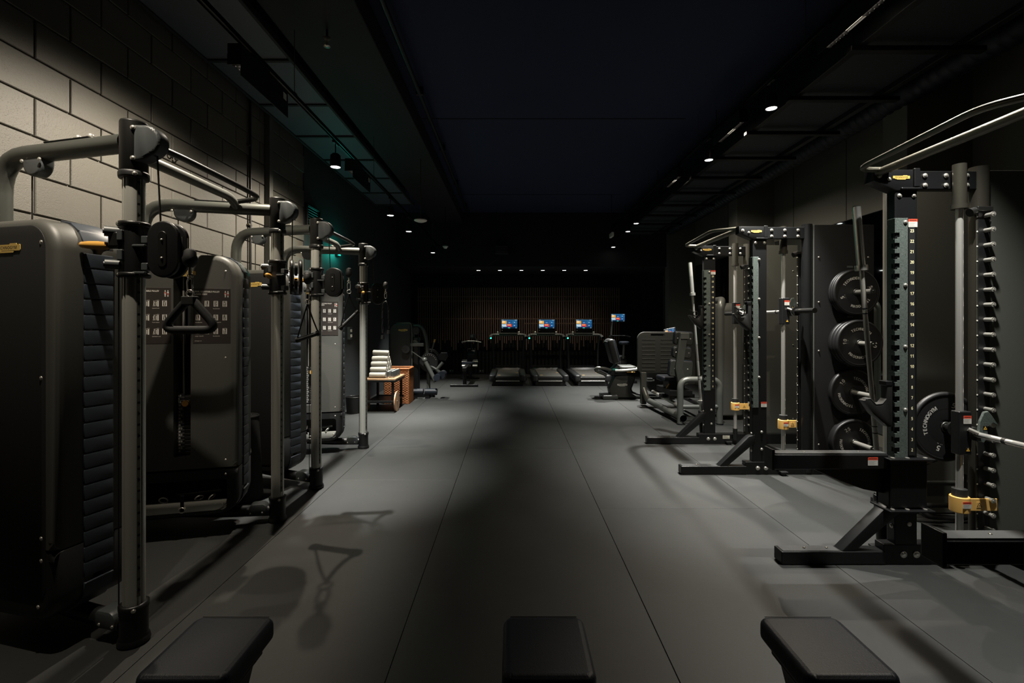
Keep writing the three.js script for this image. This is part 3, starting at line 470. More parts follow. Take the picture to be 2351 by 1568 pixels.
{
  const t = thing('triangle_handle', 'closed triangular rubber-coated cable handle hanging from the nearest pulley block', 'cable handle', [-1.465, 0, -2.2]), y = 1.60;
  hangGear(t, y + 0.035);
  const pts = bendPath([V(-0.012, y, 0), V(-0.132, y - 0.135, 0), V(0.132, y - 0.135, 0), V(0.012, y, 0)], 0.07, 8);
  part(t, 'grip', sweep(pts, 0.0185, 14), m.rubber); part(t, 'apex_clamp', rbox(0.058, 0.042, 0.045, 0.006), m.rubber, [0, y - 0.002, 0]); part(t, 'eye', ring(0.016, 0.004, 16, 8), m.chromeSatin, [0, y + 0.03, 0]);
}
function strapHandle(label, pos, turn, tilt) {
  const t = thing('strap_handle', label, 'cable handle', pos, turn, 'single strap handles'); hangGear(t, 0);
  part(t, 'ring', ring(0.017, 0.004, 16, 6), m.chromeSatin, [0, -0.015, 0]);
  const w = 0.075, l = 0.27, a = V(-w, -l - tilt, 0), b = V(w, -l + tilt, 0);
  part(t, 'strap', merge([bent([[0, -0.03, 0.004], [-w * 0.35, -0.12, 0.004], a.toArray()], 0.013, 0.05, 8, 0.35), bent([[0, -0.03, -0.004], [w * 0.35, -0.12, -0.004], b.toArray()], 0.013, 0.05, 8, 0.35)]), m.black);
  part(t, 'grip', rod(a.clone().lerp(b, 0.08), a.clone().lerp(b, 0.92), 0.016, 16), m.rubber);
  part(t, 'end_cap', rod(a.clone().lerp(b, -0.04), a.clone().lerp(b, 0.08), 0.021, 16), m.blackTube); part(t, 'end_cap', rod(a.clone().lerp(b, 0.92), a.clone().lerp(b, 1.04), 0.021, 16), m.blackTube);
}
strapHandle('black strap handle with grip bar hanging beside the second column', [-1.50, 1.665, -3.55], 0.15, 0.025);
strapHandle('black strap handle tilting sideways beside the third column', [-1.47, 1.79, -4.36], 0.5, 0.075);
{
  const t = thing('triceps_rope', 'black twisted triceps rope hanging from the farthest column', 'cable rope', [-1.50, 1.78, -5.74]); hangGear(t, 0);
  const strand = (sx) => bendPath([V(0, -0.03, 0), V(sx * 0.03, -0.06, 0), V(sx * 0.038, -0.2, 0), V(sx * 0.036, -0.38 - (sx < 0 ? 0.06 : 0), 0)], 0.04, 6);
  for (const sx of [-1, 1]) {
    const p = strand(sx), q = []; for (let i = 0; i < p.length - 1; i++) for (let k = 0; k < 6; k++) q.push(p[i].clone().lerp(p[i + 1], k / 6));
    part(t, 'rope', merge([0, Math.PI].map((ph) => sweep(q.map((v, i) => V(v.x + Math.cos(i * 0.75 + ph) * 0.006, v.y, v.z + Math.sin(i * 0.75 + ph) * 0.006)), 0.008, 6))), m.black);
    const e = p[p.length - 1]; part(t, 'rope_end', merge([tr(cyl(0.022, 0.04, 16, 0.018), e.x, e.y - 0.01, e.z), tr(cyl(0.023, 0.008, 16), e.x, e.y - 0.034, e.z)]), m.blackTube);
  }
}
// ---------- benches in the foreground ----------
const textPlane = (txt, w, h, col, bg, font = 'bold 60px sans-serif') => M(0xffffff, 0.5, 0, { map: canvasTex(256, Math.round(256 * h / w), (g, W, H) => { g.fillStyle = bg; g.fillRect(0, 0, W, H); g.fillStyle = col; g.font = font; g.textAlign = 'center'; g.textBaseline = 'middle'; g.fillText(txt, W / 2, H / 2, W * 0.94); }) });
const mBenchText = textPlane('TECHNOGYM', 0.08, 0.015, '#4c4f52', '#0d0e0f', 'bold 36px sans-serif');
function padGeo(w, l, h) { return ext(rr(w, l, 0.035), h, 0.022, 4, 6).rotateX(-Math.PI / 2); }
function bench(x, label) {
  const t = thing('flat_bench', label, 'bench', [x, 0, -1.58], 0, 'adjustable benches in the foreground');
  const seat = part(t, 'seat_pad', padGeo(0.285, 0.31, 0.075), m.leather, [0, 0.4125, 0.0]);
  part(seat, 'stitching', merge([rod(V(-0.118, 0.036, -0.146), V(0.118, 0.036, -0.146), 0.0016, 5), rod(V(-0.134, 0.026, -0.12), V(-0.134, 0.026, 0.13), 0.0016, 5), rod(V(0.134, 0.026, -0.12), V(0.134, 0.026, 0.13), 0.0016, 5)]), m.black);
  const back = part(t, 'back_pad', padGeo(0.285, 0.86, 0.075), m.leather, [0, 0.4125, 0.605]);
  part(back, 'stitching', rod(V(-0.118, 0.037, -0.41), V(0.118, 0.037, -0.41), 0.0016, 5), m.black);
  part(t, 'seat_frame', merge([bx(-0.11, 0.11, 0.335, 0.374, -0.12, 0.98), bx(-0.045, 0.045, 0.25, 0.34, -0.02, 1.0)]), m.frame);
  part(t, 'seat_shroud', ext(poly([[-0.09, 0], [0.15, 0], [0.15, -0.06], [-0.02, -0.12], [-0.06, -0.06], [-0.09, -0.04]]), 0.19, 0.01, 2).rotateY(-Math.PI / 2), m.black, [0, 0.374, -0.03]);
  part(t, 'nameplate', flatUV(rbox(0.08, 0.015, 0.002, 0.0005), 0.08, 0.015), mBenchText, [-0.0985, 0.34, 0.06], [0, -Math.PI / 2, 0]);
  part(t, 'main_beam', bx(-0.035, 0.035, 0.08, 0.16, 0.02, 1.1), m.frame);
  part(t, 'post', bx(-0.03, 0.03, 0.12, 0.33, 0.05, 0.13), m.frame); part(t, 'post', bx(-0.03, 0.03, 0.12, 0.33, 0.75, 0.83), m.frame);
  part(t, 'foot', bx(-0.28, 0.28, 0.0, 0.06, 1.02, 1.10), m.frame); part(t, 'foot', bx(-0.1, 0.1, 0.0, 0.09, 0.03, 0.11), m.frame);
}
bench(-0.985, 'black leather bench at lower left, in front of the cable machines');
bench(0.112, 'black leather bench at the bottom centre of the aisle');
bench(1.02, 'black leather bench at lower right, in front of the smith machine');
// ---------- waste bins ----------
{
  const b = thing('waste_bin', 'tall dark grey tapered waste bin between the two cable machines', 'waste bin', [-2.29, 0, -4.12]);
  part(b, 'body', lathe([[0.001, 0], [0.15, 0], [0.155, 0.01], [0.118, 0.70], [0.001, 0.68]].map(([x, y]) => [x, y]), 32), m.blackMatte); part(b, 'rim', ring(0.117, 0.008, 32, 8).rotateX(Math.PI / 2), m.shellDark, [0, 0.70, 0]);
  const c = thing('waste_bin', 'short black round bin on the floor left of the towel trolley', 'waste bin', [-2.62, 0, -8.0]);
  part(c, 'body', lathe([[0.001, 0], [0.11, 0], [0.13, 0.27], [0.122, 0.27], [0.1, 0.02], [0.001, 0.02]], 28), m.black); part(c, 'rim', ring(0.128, 0.006, 28, 8).rotateX(Math.PI / 2), m.blackTube, [0, 0.27, 0]);
}
// ---------- smith machines on the right ----------
const texNumbers = canvasTex(64, 2048, (g) => { g.fillStyle = '#141515'; g.fillRect(0, 0, 64, 2048); g.fillStyle = '#e7dcae'; g.font = 'bold 40px sans-serif'; g.textAlign = 'center'; g.textBaseline = 'middle'; for (let i = 0; i < 22; i++) g.fillText(String(23 - i), 34, 46 + i * 93); });
const mNumbers = M(0xffffff, 0.5, 0, { map: texNumbers });
const texSticker = canvasTex(128, 128, (g) => { g.fillStyle = '#b9b7b0'; g.fillRect(0, 0, 128, 128); g.fillStyle = '#c2402a'; g.fillRect(0, 0, 128, 44); g.fillStyle = '#3c1c14'; g.fillRect(14, 16, 100, 12); g.fillStyle = '#77756e'; for (let i = 0; i < 5; i++) g.fillRect(10, 58 + i * 13, 100 - (i * 17) % 40, 5); });
const mSticker = M(0xffffff, 0.5, 0, { map: texSticker });
const texSerial = canvasTex(128, 64, (g) => { g.fillStyle = '#a3a191'; g.fillRect(0, 0, 128, 64); g.fillStyle = '#34342f'; for (let i = 0; i < 4; i++) g.fillRect(8, 8 + i * 13, 60 + (i * 29) % 50, 5); for (let i = 0; i < 12; i++) g.fillRect(70 + i * 4, 44, 2, 14); });
const mSerial = M(0xffffff, 0.5, 0, { map: texSerial });
const texWarn = canvasTex(64, 64, (g) => { g.fillStyle = '#111'; g.fillRect(0, 0, 64, 64); g.fillStyle = '#e2b33c'; g.beginPath(); g.moveTo(32, 6); g.lineTo(60, 56); g.lineTo(4, 56); g.fill(); g.fillStyle = '#111'; g.beginPath(); g.arc(26, 34, 5, 0, 7); g.fill(); g.fillRect(24, 36, 18, 6); g.fillRect(38, 28, 5, 20); });
const texWarnY = canvasTex(64, 64, (g) => { g.fillStyle = '#d2a65c'; g.fillRect(0, 0, 64, 64); g.strokeStyle = '#111'; g.lineWidth = 5; g.beginPath(); g.moveTo(32, 8); g.lineTo(58, 54); g.lineTo(6, 54); g.closePath(); g.stroke(); g.fillStyle = '#111'; g.fillRect(24, 36, 18, 6); g.fillRect(36, 28, 5, 20); });
const mWarn = M(0xffffff, 0.5, 0, { map: texWarn }), mWarnY = M(0xffffff, 0.45, 0, { map: texWarnY });
const label2 = (parent, name, w, h, mat, pos, ry = 0) => part(parent, name, flatUV(rbox(w, h, 0.0015, 0.0003), w, h), mat, pos, [0, ry, 0]);
const PITCH = 0.0633, Y23 = 2.05, GT = 2.145, GB = 0.66;
function comb(w, toothW) { // galvanised face with hook notches cut from its free edge (x = 0)
  const p = [[w, GB], [w, GT], [0, GT]];
  for (let i = 0; i < 22; i++) { const y = Y23 - 0.012 - i * PITCH; p.push([0, y + 0.016], [toothW, y + 0.016], [toothW, y - 0.012], [toothW * 0.45, y - 0.012], [toothW * 0.45, y - 0.022], [0, y - 0.022]); }
  p.push([0, GB]); return ext(poly(p.reverse()), 0.005, 0.001);
}
const combPlain = ext(poly([[0.004, GB], [0.058, GB], [0.058, GT], [0.004, GT]]), 0.005, 0.001), combFront = comb(0.078, 0.026), combSide = comb(0.062, 0.028);
const pinGeo = merge([cyl(0.0125, 0.05, 14).rotateX(Math.PI / 2).translate(0, 0, 0.025), cyl(0.0145, 0.006, 14).rotateX(Math.PI / 2).translate(0, 0, 0.052), cyl(0.006, 0.003, 8).rotateX(Math.PI / 2).translate(0, 0, 0.0555)]);
const markGeo = rbox(0.008, 0.008, 0.002, 0.0005);
const mPanel = M(0x474843, 0.5, 0.1, { bumpMap: withRep(texFine, 6), bumpScale: 0.0003 }), mPanelBlack = M(0x070708, 0.65);
const postMat = M(0x3b3932, 0.34, 0.6);
function smithMachine(zn, zf, label, o) {
  const t = thing('smith_machine', label, 'smith machine', [2.44, 0, 0], 0, 'smith machines along the mirror wall'), X = (x) => x - 2.44;
  for (const s of [1, -1]) { // s = 1: frame nearer the aisle end of the room, s = -1: the far frame; parts face each other
    const z = s > 0 ? zn : zf, inn = -s, visible = !(o.nearHidden && s > 0);
    const base = part(t, 'base_beam', merge([bx(X(2.30), X(3.55), 0, 0.125, z + 0.04, z - 0.04, 0.006)]), m.frame);
    for (const x of [2.42, 2.50]) { bolt(base, X(x), 0.065, z + 0.042, 0, 1.9); }
    label2(base, 'serial_plate', 0.085, 0.04, mSerial, [X(2.64), 0.085, z + 0.0415]);
    part(base, 'levelling_foot', merge([cyl(0.022, 0.02, 12).translate(0, 0.01, 0), rbox(0.07, 0.02, 0.06, 0.004).translate(0, 0.03, 0)]), m.black, [X(2.66), 0, z + 0.06]);
    const foot = part(t, 'foot', bx(X(1.665), X(2.31), 0.004, 0.083, z + 0.045, z - 0.045, 0.006), m.frame);
    part(foot, 'tread_pad', bx(X(1.68), X(2.03), 0.083, 0.086, z + 0.036, z - 0.036, 0.001), m.rubber);
    part(foot, 'brace', ext(poly([[0, 0], [0.085, 0], [0.36, 0.235], [0.36, 0.315], [0.3, 0.295]]), 0.076, 0.006, 2), m.frame, [X(2.035), 0.078, z]);
    for (const x of [1.83, 1.97]) part(foot, 'bolt', sph(0.008, 8, 6), m.steelGrey, [X(x), 0.086, z]);
    const up = part(t, 'upright', bx(X(2.372), X(2.512), 0.05, 2.335, z + 0.035, z - 0.035, 0.008), m.frame);
    part(up, 'hook_comb', s > 0 ? combPlain : combFront, m.galv, [X(2.370), 0, z + 0.0385]); if (s > 0) part(up, 'hook_comb', combFront, m.galv, [X(2.370), 0, z - 0.0385]); part(up, 'hook_comb', combSide.clone().rotateY(Math.PI / 2), m.galv, [X(2.3695), 0, z + 0.0415 ]);
    label2(up, 'number_strip', 0.036, 22 * PITCH + 0.03, mNumbers, [X(2.476), Y23 - 10.5 * PITCH + 0.002, z - s * 0.0362], s > 0 ? Math.PI : 0);
    label2(up, 'warning_sticker', 0.056, 0.05, mSticker, [X(2.482), o.stickerY[s], z + 0.0365]);
    for (const y of [2.12, 1.73, 1.35, 0.96]) bolt(up, X(2.432), y, z + 0.043, 0, 1.15);
    for (const y of [0.42, 0.25]) { bolt(up, X(2.46), y, z + 0.037, 0, 1.25); bolt(up, X(2.370), y - 0.02, z + 0.01, -Math.PI / 2, 1.3); }
    // top bracket and head beam
    const br = part(t, 'head_bracket', ext(poly([[X(2.235), 2.375], [X(2.235), 2.445], [X(2.51), 2.445], [X(2.515), 2.315], [X(2.375), 2.315]]), 0.085, 0.006, 2).translate(0, 0, z), m.frame);
    part(br, 'bracket_rim', merge([bx(X(2.478), X(2.515), 2.335, 2.45, z + 0.055, z + 0.035), bx(X(2.40), X(2.515), 2.318, 2.332, z + 0.055, z + 0.035)]), m.frame);
    part(br, 'badge', badgeGeo(0.105), mBadge, [X(2.405), 2.395, z + 0.0435]);
    for (const x of [2.40, 2.488]) bolt(br, X(x), 2.285, z + 0.037, 0, 1.3);
    bolt(br, X(2.27), 2.405, z + 0.044, 0, 1.4); bolt(br, X(2.33), 2.385, z + 0.044, 0, 1.1);
    const beam = part(t, 'head_beam', bx(X(2.515), X(s > 0 ? 3.55 : 2.885), 2.325, 2.44, z + 0.03, z - 0.03, 0.006), m.frame);
    for (const x of [2.56, 2.69, 2.82]) for (const y of [2.41, 2.35]) bolt(beam, X(x), y, z + 0.034, 0, 1.35);
    // guide rod
    const zr = z + inn * 0.075, gr = part(t, 'guide_rod', rod(V(X(2.735), 0.1, zr), V(X(2.735), 2.3, zr), 0.0195, 20), m.chrome);
    part(gr, 'rod_sleeve', merge([rod(V(X(2.735), 2.20, zr), V(X(2.735), 2.465, zr), 0.035, 20), rod(V(X(2.735), 2.192, zr), V(X(2.735), 2.22, zr), 0.042, 20)]), postMat); part(gr, 'rod_base', rod(V(X(2.735), 0.06, zr), V(X(2.735), 0.2, zr), 0.026, 16), m.black);
    // rear post with catch pins
    const rp = part(t, 'rear_post', rod(V(X(2.925), 0.02, z), V(X(2.925), 2.47, z), 0.05, 24), s > 0 ? m.frame : postMat), fz = z + inn * 0.05;
    part(rp, 'pin_rail', bx(X(2.862), X(2.935), 0.15, 2.18, fz, fz + inn * 0.012, 0.002), m.black);
    part(rp, 'rail_cap', merge([bx(X(2.845), X(2.94), 2.18, 2.21, fz - 0.03, fz + 0.03), rod(V(X(2.85), 2.185, fz), V(X(2.82), 2.175, fz), 0.026, 16)]), m.blackTube);
    part(rp, 'mark_strip', bx(X(2.852), X(2.862), 0.16, 2.17, fz + 0.006, fz + 0.01, 0.001), M(0x2a2822, 0.5));
    for (let i = 0; i < 22; i++) {
      const y = 2.155 - i * 0.0912; if (y < 0.2) break;
      part(rp, 'catch_pin', s > 0 ? pinGeo.clone().rotateY(Math.PI) : pinGeo, m.chromeSatin, [X(2.905), y, fz + inn * 0.01]);
      part(rp, 'position_mark', markGeo, m.white, [X(2.857), y - 0.006, fz + 0.011]);
    }
    // side panel
    const pz = z - inn * 0.035, pn = part(t, 'side_panel', bx(X(2.972), X(3.56), 0.08, 2.46, pz + 0.012, pz - 0.012, 0.004), s > 0 ? mPanelBlack : mPanel);
    part(pn, 'panel_edge', bx(X(2.966), X(2.972), 0.08, 2.46, pz + 0.014, pz - 0.014, 0.001), m.tube);
    for (const y of [2.14, 1.22, 0.30, 1.7]) bolt(pn, X(3.015), y, pz + 0.014, 0, 0.8); for (const y of [2.14, 1.22, 0.30]) bolt(pn, X(3.5), y, pz + 0.014, 0, 0.8);
    // carriage with hook on the guide rod
    const by = o.barY, cr = part(t, 'carriage', bx(X(2.705), X(2.785), by - 0.13, by + 0.135, zr + 0.03, zr - 0.03, 0.008), m.black);
    label2(cr, 'warning_sticker', 0.048, 0.048, mSticker, [X(2.755), by + 0.085, zr + 0.0308]); label2(cr, 'hand_warning', 0.026, 0.026, mWarn, [X(2.758), by - 0.095, zr + 0.0308]);
    part(cr, 'bearing', rod(V(X(2.8), by, zr + 0.035), V(X(2.8), by, zr - 0.035), 0.04, 20), m.aluDark);
    part(cr, 'hook', ext(poly([[-0.02, -0.03], [0.02, -0.04], [0.045, 0], [0.04, 0.055], [0.075, 0.08], [0.105, 0.066], [0.07, 0.12], [0.045, 0.15], [0.02, 0.145], [-0.005, 0.09], [-0.012, 0.04]]), 0.016, 0.003, 1), m.galv, [X(2.82), by - 0.01, zr + inn * 0.04]);
    label2(cr, 'hook_warning', 0.026, 0.026, mWarn, [X(2.845), by + 0.04, zr + inn * 0.04 + 0.0085]);
    part(cr, 'lock_knob', merge([rod(V(X(2.755), by + 0.03, zr + 0.035), V(X(2.79), by + 0.01, zr + 0.06), 0.012, 10)]), m.chromeSatin);
    // safety stop
    const st = part(t, 'safety_stop', merge([lathe([[0.024, 0.335], [0.047, 0.335], [0.05, 0.34], [0.05, 0.425], [0.047, 0.43], [0.024, 0.43]], 24).translate(X(2.735), 0, zr), bx(X(2.775), X(2.945), 0.345, 0.42, zr + inn * 0.012, zr + inn * 0.022, 0.003)]), m.paleGold, [0, o.stopY[s] - 0.38, 0], null, 'yellow safety stop');
    label2(st, 'warning_sticker', 0.05, 0.04, mSticker, [X(2.735), 0.39, zr + 0.0503]); label2(st, 'hand_warning', 0.036, 0.036, mWarnY, [X(2.835), 0.382, zr + (inn > 0 ? 0.0225 : -0.0112)]);
    part(st, 'buffer', rod(V(X(2.735), 0.43, zr), V(X(2.735), 0.475, zr), 0.038, 18), m.rubber);
    // loading sleeve outside
    part(cr, 'loading_sleeve', merge([rod(V(X(2.8), by, z + s * 0.02), V(X(2.8), by, z + s * 0.33), 0.024, 18), rod(V(X(2.8), by, z + s * 0.03), V(X(2.8), by, z + s * 0.045), 0.045, 20)]), m.blackTube);
  }
  const bar = part(t, 'smith_bar', rod(V(X(2.8), o.barY, zn - 0.1), V(X(2.8), o.barY, zf + 0.1), 0.0165, 18), m.chrome);
  part(bar, 'bar_ring', merge([0.25, 0.75].map((u) => rod(V(X(2.8), o.barY, zn + (zf - zn) * u), V(X(2.8), o.barY, zn + (zf - zn) * u - 0.02), 0.019, 18))), m.aluDark);
  // pull-up bars
  part(t, 'pull_up_bar', rod(V(X(2.262), 2.425, zf + 0.01), V(X(2.262), 2.425, zn - 0.01), 0.0235, 18), M(0x6a675c, 0.36, 0.7));
  part(t, 'grip_bar', bent([[X(2.33), 2.437, zf + 0.06], [X(2.12), 2.437, zf + 0.06], [X(2.12), 2.47, zn - 0.34], [X(2.245), 2.437, zn - 0.03]], 0.0165, 0.09, 14), M(0x6a675c, 0.36, 0.7));
  return t;
}
const smithA = smithMachine(-1.85, -3.03, 'nearest smith machine at the right edge with a number-marked galvanised upright', { barY: 0.825, stickerY: { 1: 1.0, '-1': 2.115 }, stopY: { 1: 0.4, '-1': 0.39 } });
const smithB = smithMachine(-4.8, -6.0, 'second smith machine, farther back, with weight plates on its black side panel', { barY: 1.61, stickerY: { 1: 0.69, '-1': 2.115 }, stopY: { 1: 0.47, '-1': 0.47 } });
// spotter arms clamped on the near machine
function spotter(z, x0 = 1.62) {
  const X = (x) => x - 2.44, arm = part(smithA, 'spotter_arm', bx(X(x0), X(2.33), 0.59, 0.682, 0.042, -0.042, 0.008), m.frame, [0, 0, z]);
  part(arm, 'wear_strip', bx(X(x0 + 0.012), X(2.32), 0.682, 0.69, 0.035, -0.035, 0.002), M(0x2f302f, 0.5));
  for (const x of [1.83, 2.0, 2.17]) part(arm, 'rivet', sph(0.007, 8, 6).scale(1, 0.5, 1), m.steelGrey, [X(x), 0.69, 0]);
  part(arm, 'end_plate', bx(X(x0 - 0.015), X(x0 + 0.002), 0.585, 0.715, 0.05, -0.05, 0.004), m.frame);
  part(arm, 'gusset', ext(poly([[X(1.86), 0.592], [X(2.33), 0.592], [X(2.33), 0.43], [X(2.2), 0.455], [X(2.06), 0.505]]), 0.012, 0.003), m.frame);
  part(arm, 'warning_sticker', flatUV(rbox(0.062, 0.05, 0.0015, 0.0003), 0.062, 0.05), mSticker, [X(2.23), 0.64, 0.0425]);
  part(arm, 'clamp_sleeve', merge([bx(X(2.325), X(2.371), 0.34, 0.665, 0.06, -0.06), bx(X(2.513), X(2.55), 0.34, 0.665, 0.06, -0.06), bx(X(2.325), X(2.55), 0.36, 0.655, 0.062, 0.042), bx(X(2.325), X(2.55), 0.36, 0.655, -0.037, -0.06)]), m.frame);
  for (const y of [0.66, 0.345]) part(arm, 'flange', merge([bx(X(2.30), X(2.58), y - 0.006, y + 0.006, 0.09, 0.043), bx(X(2.30), X(2.366), y - 0.006, y + 0.006, 0.05, -0.08), bx(X(2.518), X(2.58), y - 0.006, y + 0.006, 0.05, -0.08)]), m.frame);
  for (const x of [2.33, 2.42, 2.53]) for (const y of [0.668, 0.353]) part(arm, 'flange_bolt', tr(cyl(0.012, 0.008, 6), X(x), y, 0.07), m.chromeSatin);
  part(arm, 'lock_pin', rod(V(X(2.55), 0.64, 0.02), V(X(2.61), 0.635, 0.02), 0.014, 12), m.black);
}
spotter(-3.03); spotter(-1.85);
{ // j-cup on the numbered upright
  const jshape = () => poly([[-0.175, 0.062], [-0.165, 0.07], [-0.135, 0.066], [-0.1, 0.03], [-0.06, 0.035], [-0.035, 0.068], [-0.035, 0.165], [-0.015, 0.17], [0, 0.165], [0, -0.1], [-0.03, -0.1], [-0.12, -0.02]]);
  const t = thing('rack_hook', 'black bar hook with a v-shaped cradle on the numbered upright', 'bar hook', [2.365, 0.95, -3.03]);
  part(t, 'cradle', ext(jshape(), 0.055, 0.004, 2), m.blackTube); part(t, 'liner', ext(poly([[-0.16, 0.072], [-0.135, 0.07], [-0.1, 0.035], [-0.06, 0.04], [-0.036, 0.07], [-0.036, 0.075], [-0.06, 0.047], [-0.1, 0.042], [-0.133, 0.078]]), 0.05, 0.001), M(0x2d2d2c, 0.5));
  part(t, 'locating_tab', merge([bx(-0.045, -0.002, 0.155, 0.185, 0.03, -0.03)]), m.frame);
  for (const [z, l] of [[-6.0, 'bar hook high on the far upright of the second smith machine'], [-4.8, 'bar hook high on the near upright of the second smith machine']]) {
    const c = thing('rack_hook', l, 'bar hook', [2.365, 1.52, z]);
    part(c, 'cradle', ext(jshape(), 0.055, 0.004, 2), m.blackTube); part(c, 'locating_tab', bx(-0.045, -0.002, 0.155, 0.185, 0.03, -0.03), m.frame);
    part(c, 'collar_clip', merge([ring(0.03, 0.006, 18, 6).translate(-0.1, 0.085, 0.03), rod(V(-0.12, 0.1, 0.03), V(-0.17, 0.135, 0.03), 0.006, 8)]), m.black);
  }
}
// barbells standing in holders
function barbell(z, label) {
  const a = V(2.462, 0.07, z), b = V(2.30, 2.27, z - 0.03), L = (u) => a.clone().lerp(b, u);
  const t = thing('barbell', label, 'barbell', [0, 0, 0], 0, 'barbells standing upright beside the smith machines');
  part(t, 'shaft', rod(L(0.19), L(0.81), 0.0145, 16), m.chromeSatin);
  part(t, 'sleeve', rod(L(0.82), L(1), 0.025, 20), m.chrome); part(t, 'sleeve', rod(L(0), L(0.18), 0.025, 20), m.chrome);
  for (const u of [0.815, 0.185]) part(t, 'collar', rod(L(u - 0.008), L(u + 0.008), 0.037, 20), m.chrome);
  for (const [u, v] of [[0.52, 0.66], [0.26, 0.42]]) part(t, 'knurled_grip', rod(L(u), L(v), 0.0152, 16), m.alu);
  for (const u of [0.69, 0.675, 0.335, 0.315]) part(t, 'ring_mark', rod(L(u), L(u + 0.003), 0.0156, 14), m.black);
  part(t, 'end_cap', rod(L(0.999), L(1.003), 0.021, 18), m.aluDark);
}
barbell(-3.2, 'chrome barbell standing beside the numbered upright'); barbell(-6.22, 'chrome barbell standing by the far end of the second smith machine');
for (const [z, l] of [[-3.2, 'black tube holder at the foot of the nearer barbell'], [-6.22, 'black tube holder at the foot of the farther barbell']]) {
  const t = thing('barbell_holder', l, 'barbell holder', [2.459, 0, z], 0, 'barbell holders');
  const g = lathe([[0.028, 0.045], [0.034, 0.045], [0.036, 0.06], [0.036, 0.36], [0.033, 0.365], [0.029, 0.36], [0.028, 0.05]], 22); g.applyMatrix4(new THREE.Matrix4().makeRotationZ(0.0735)); part(t, 'tube', g, m.black);
  part(t, 'foot_plate', rbox(0.12, 0.012, 0.12, 0.004), m.black, [0, 0.007, 0]); part(t, 'tube_base', cyl(0.03, 0.05, 18), m.black, [-0.002, 0.035, 0]);
}
// weight plates
const plateTex = (kg) => canvasTex(512, 512, (g) => {
  g.fillStyle = '#0e0e0f'; g.fillRect(0, 0, 512, 512); g.translate(256, 256); g.fillStyle = '#a9a7a0'; g.textAlign = 'center'; g.textBaseline = 'middle';
  const arc = (txt, mid, R, step, font) => { g.font = font; for (let i = 0; i < txt.length; i++) { const a = mid + (i - (txt.length - 1) / 2) * step; g.save(); g.rotate(a); g.translate(0, -R); g.fillText(txt[i], 0, 0); g.restore(); } };
  for (const k of [0, Math.PI]) { arc('TECHNOGYM', k, 178, 0.165, 'bold 46px sans-serif'); arc(String(kg), k + Math.PI / 2, 190, 0.21, 'bold 62px sans-serif'); arc('KG', k + Math.PI / 2, 142, 0.2, 'bold 34px sans-serif'); }
});
const mPlate = { 5: M(0xffffff, 0.5, 0, { map: plateTex(5) }), 10: M(0xffffff, 0.5, 0, { map: plateTex(10) }), 25: M(0xffffff, 0.5, 0, { map: plateTex(25) }) };
function weightPlate(kg, x, y, zBack, th, turn, label, group) {
  const R = 0.225, t = thing('weight_plate', label, 'weight plate', [x, y, zBack + th / 2], 0, group); t.rotation.z = turn;
  part(t, 'body', lathe([[0.028, -th / 2], [R - 0.012, -th / 2], [R, -th / 2 + 0.008], [R, th / 2 - 0.008], [R - 0.012, th / 2], [R - 0.022, th / 2], [R - 0.028, th / 2 - 0.005], [0.115, th / 2 - 0.005], [0.105, th / 2 - 0.002], [0.05, th / 2 - 0.002], [0.046, th / 2 - 0.004], [0.028, th / 2 - 0.004], [0.028, -th / 2]], 48).rotateX(Math.PI / 2), m.plateRubber);
  const g = new THREE.RingGeometry(0.116, R - 0.029, 48, 1); part(t, 'printed_face', g, mPlate[kg], [0, 0, th / 2 - 0.0042]);
  part(t, 'hub_ring', lathe([[0.0265, -th / 2 + 0.002], [0.034, -th / 2 + 0.002], [0.034, th / 2 - 0.001], [0.0265, th / 2 - 0.001]], 24).rotateX(Math.PI / 2), m.aluDark);
}
{
  const PX = 3.32, PZ = -4.753, rows = [[1.79, 5, 3, 0.03, 0.35, 'top'], [1.30, 10, 3, 0.045, -0.1, 'second'], [0.82, 10, 1, 0.045, -0.75, 'third'], [0.335, 25, 1, 0.07, -1.05, 'lowest']];
  for (const [y, kg, n, th, a, row] of rows) {
    const p = part(smithB, 'plate_peg', rod(V(0, 0, -0.002), V(0, 0, 0.3), 0.0215, 18), m.chromeSatin, [PX - 2.44, y, PZ]);
    part(p, 'end_cap', merge([rod(V(0, 0, 0.3), V(0, 0, 0.31), 0.0225, 18), sph(0.008, 8, 6).translate(0, 0, 0.31)]), m.aluDark);
    part(p, 'peg_sign', bx(-0.03, 0.03, 0.245, 0.265, 0.0, 0.004, 0.001), m.greyPlastic);
    for (let k = 0; k < n; k++) weightPlate(kg, PX, y, PZ + 0.008 + k * (th + 0.001), th, a + k * 0.8 * (n - 1 - k), n === 1 ? (kg === 25 ? 'thick black 25 kg weight plate on the lowest peg' : 'single black 10 kg weight plate on the third peg') : ['innermost', 'middle', 'front'][k] + ' black ' + kg + ' kg weight plate on the ' + row + ' peg', 'weight plates on the storage pegs');
  }
  weightPlate(5, 2.8, 0.825, -3.145, 0.03, 1.22, 'black 5 kg weight plate loaded on the near smith bar', undefined);
}
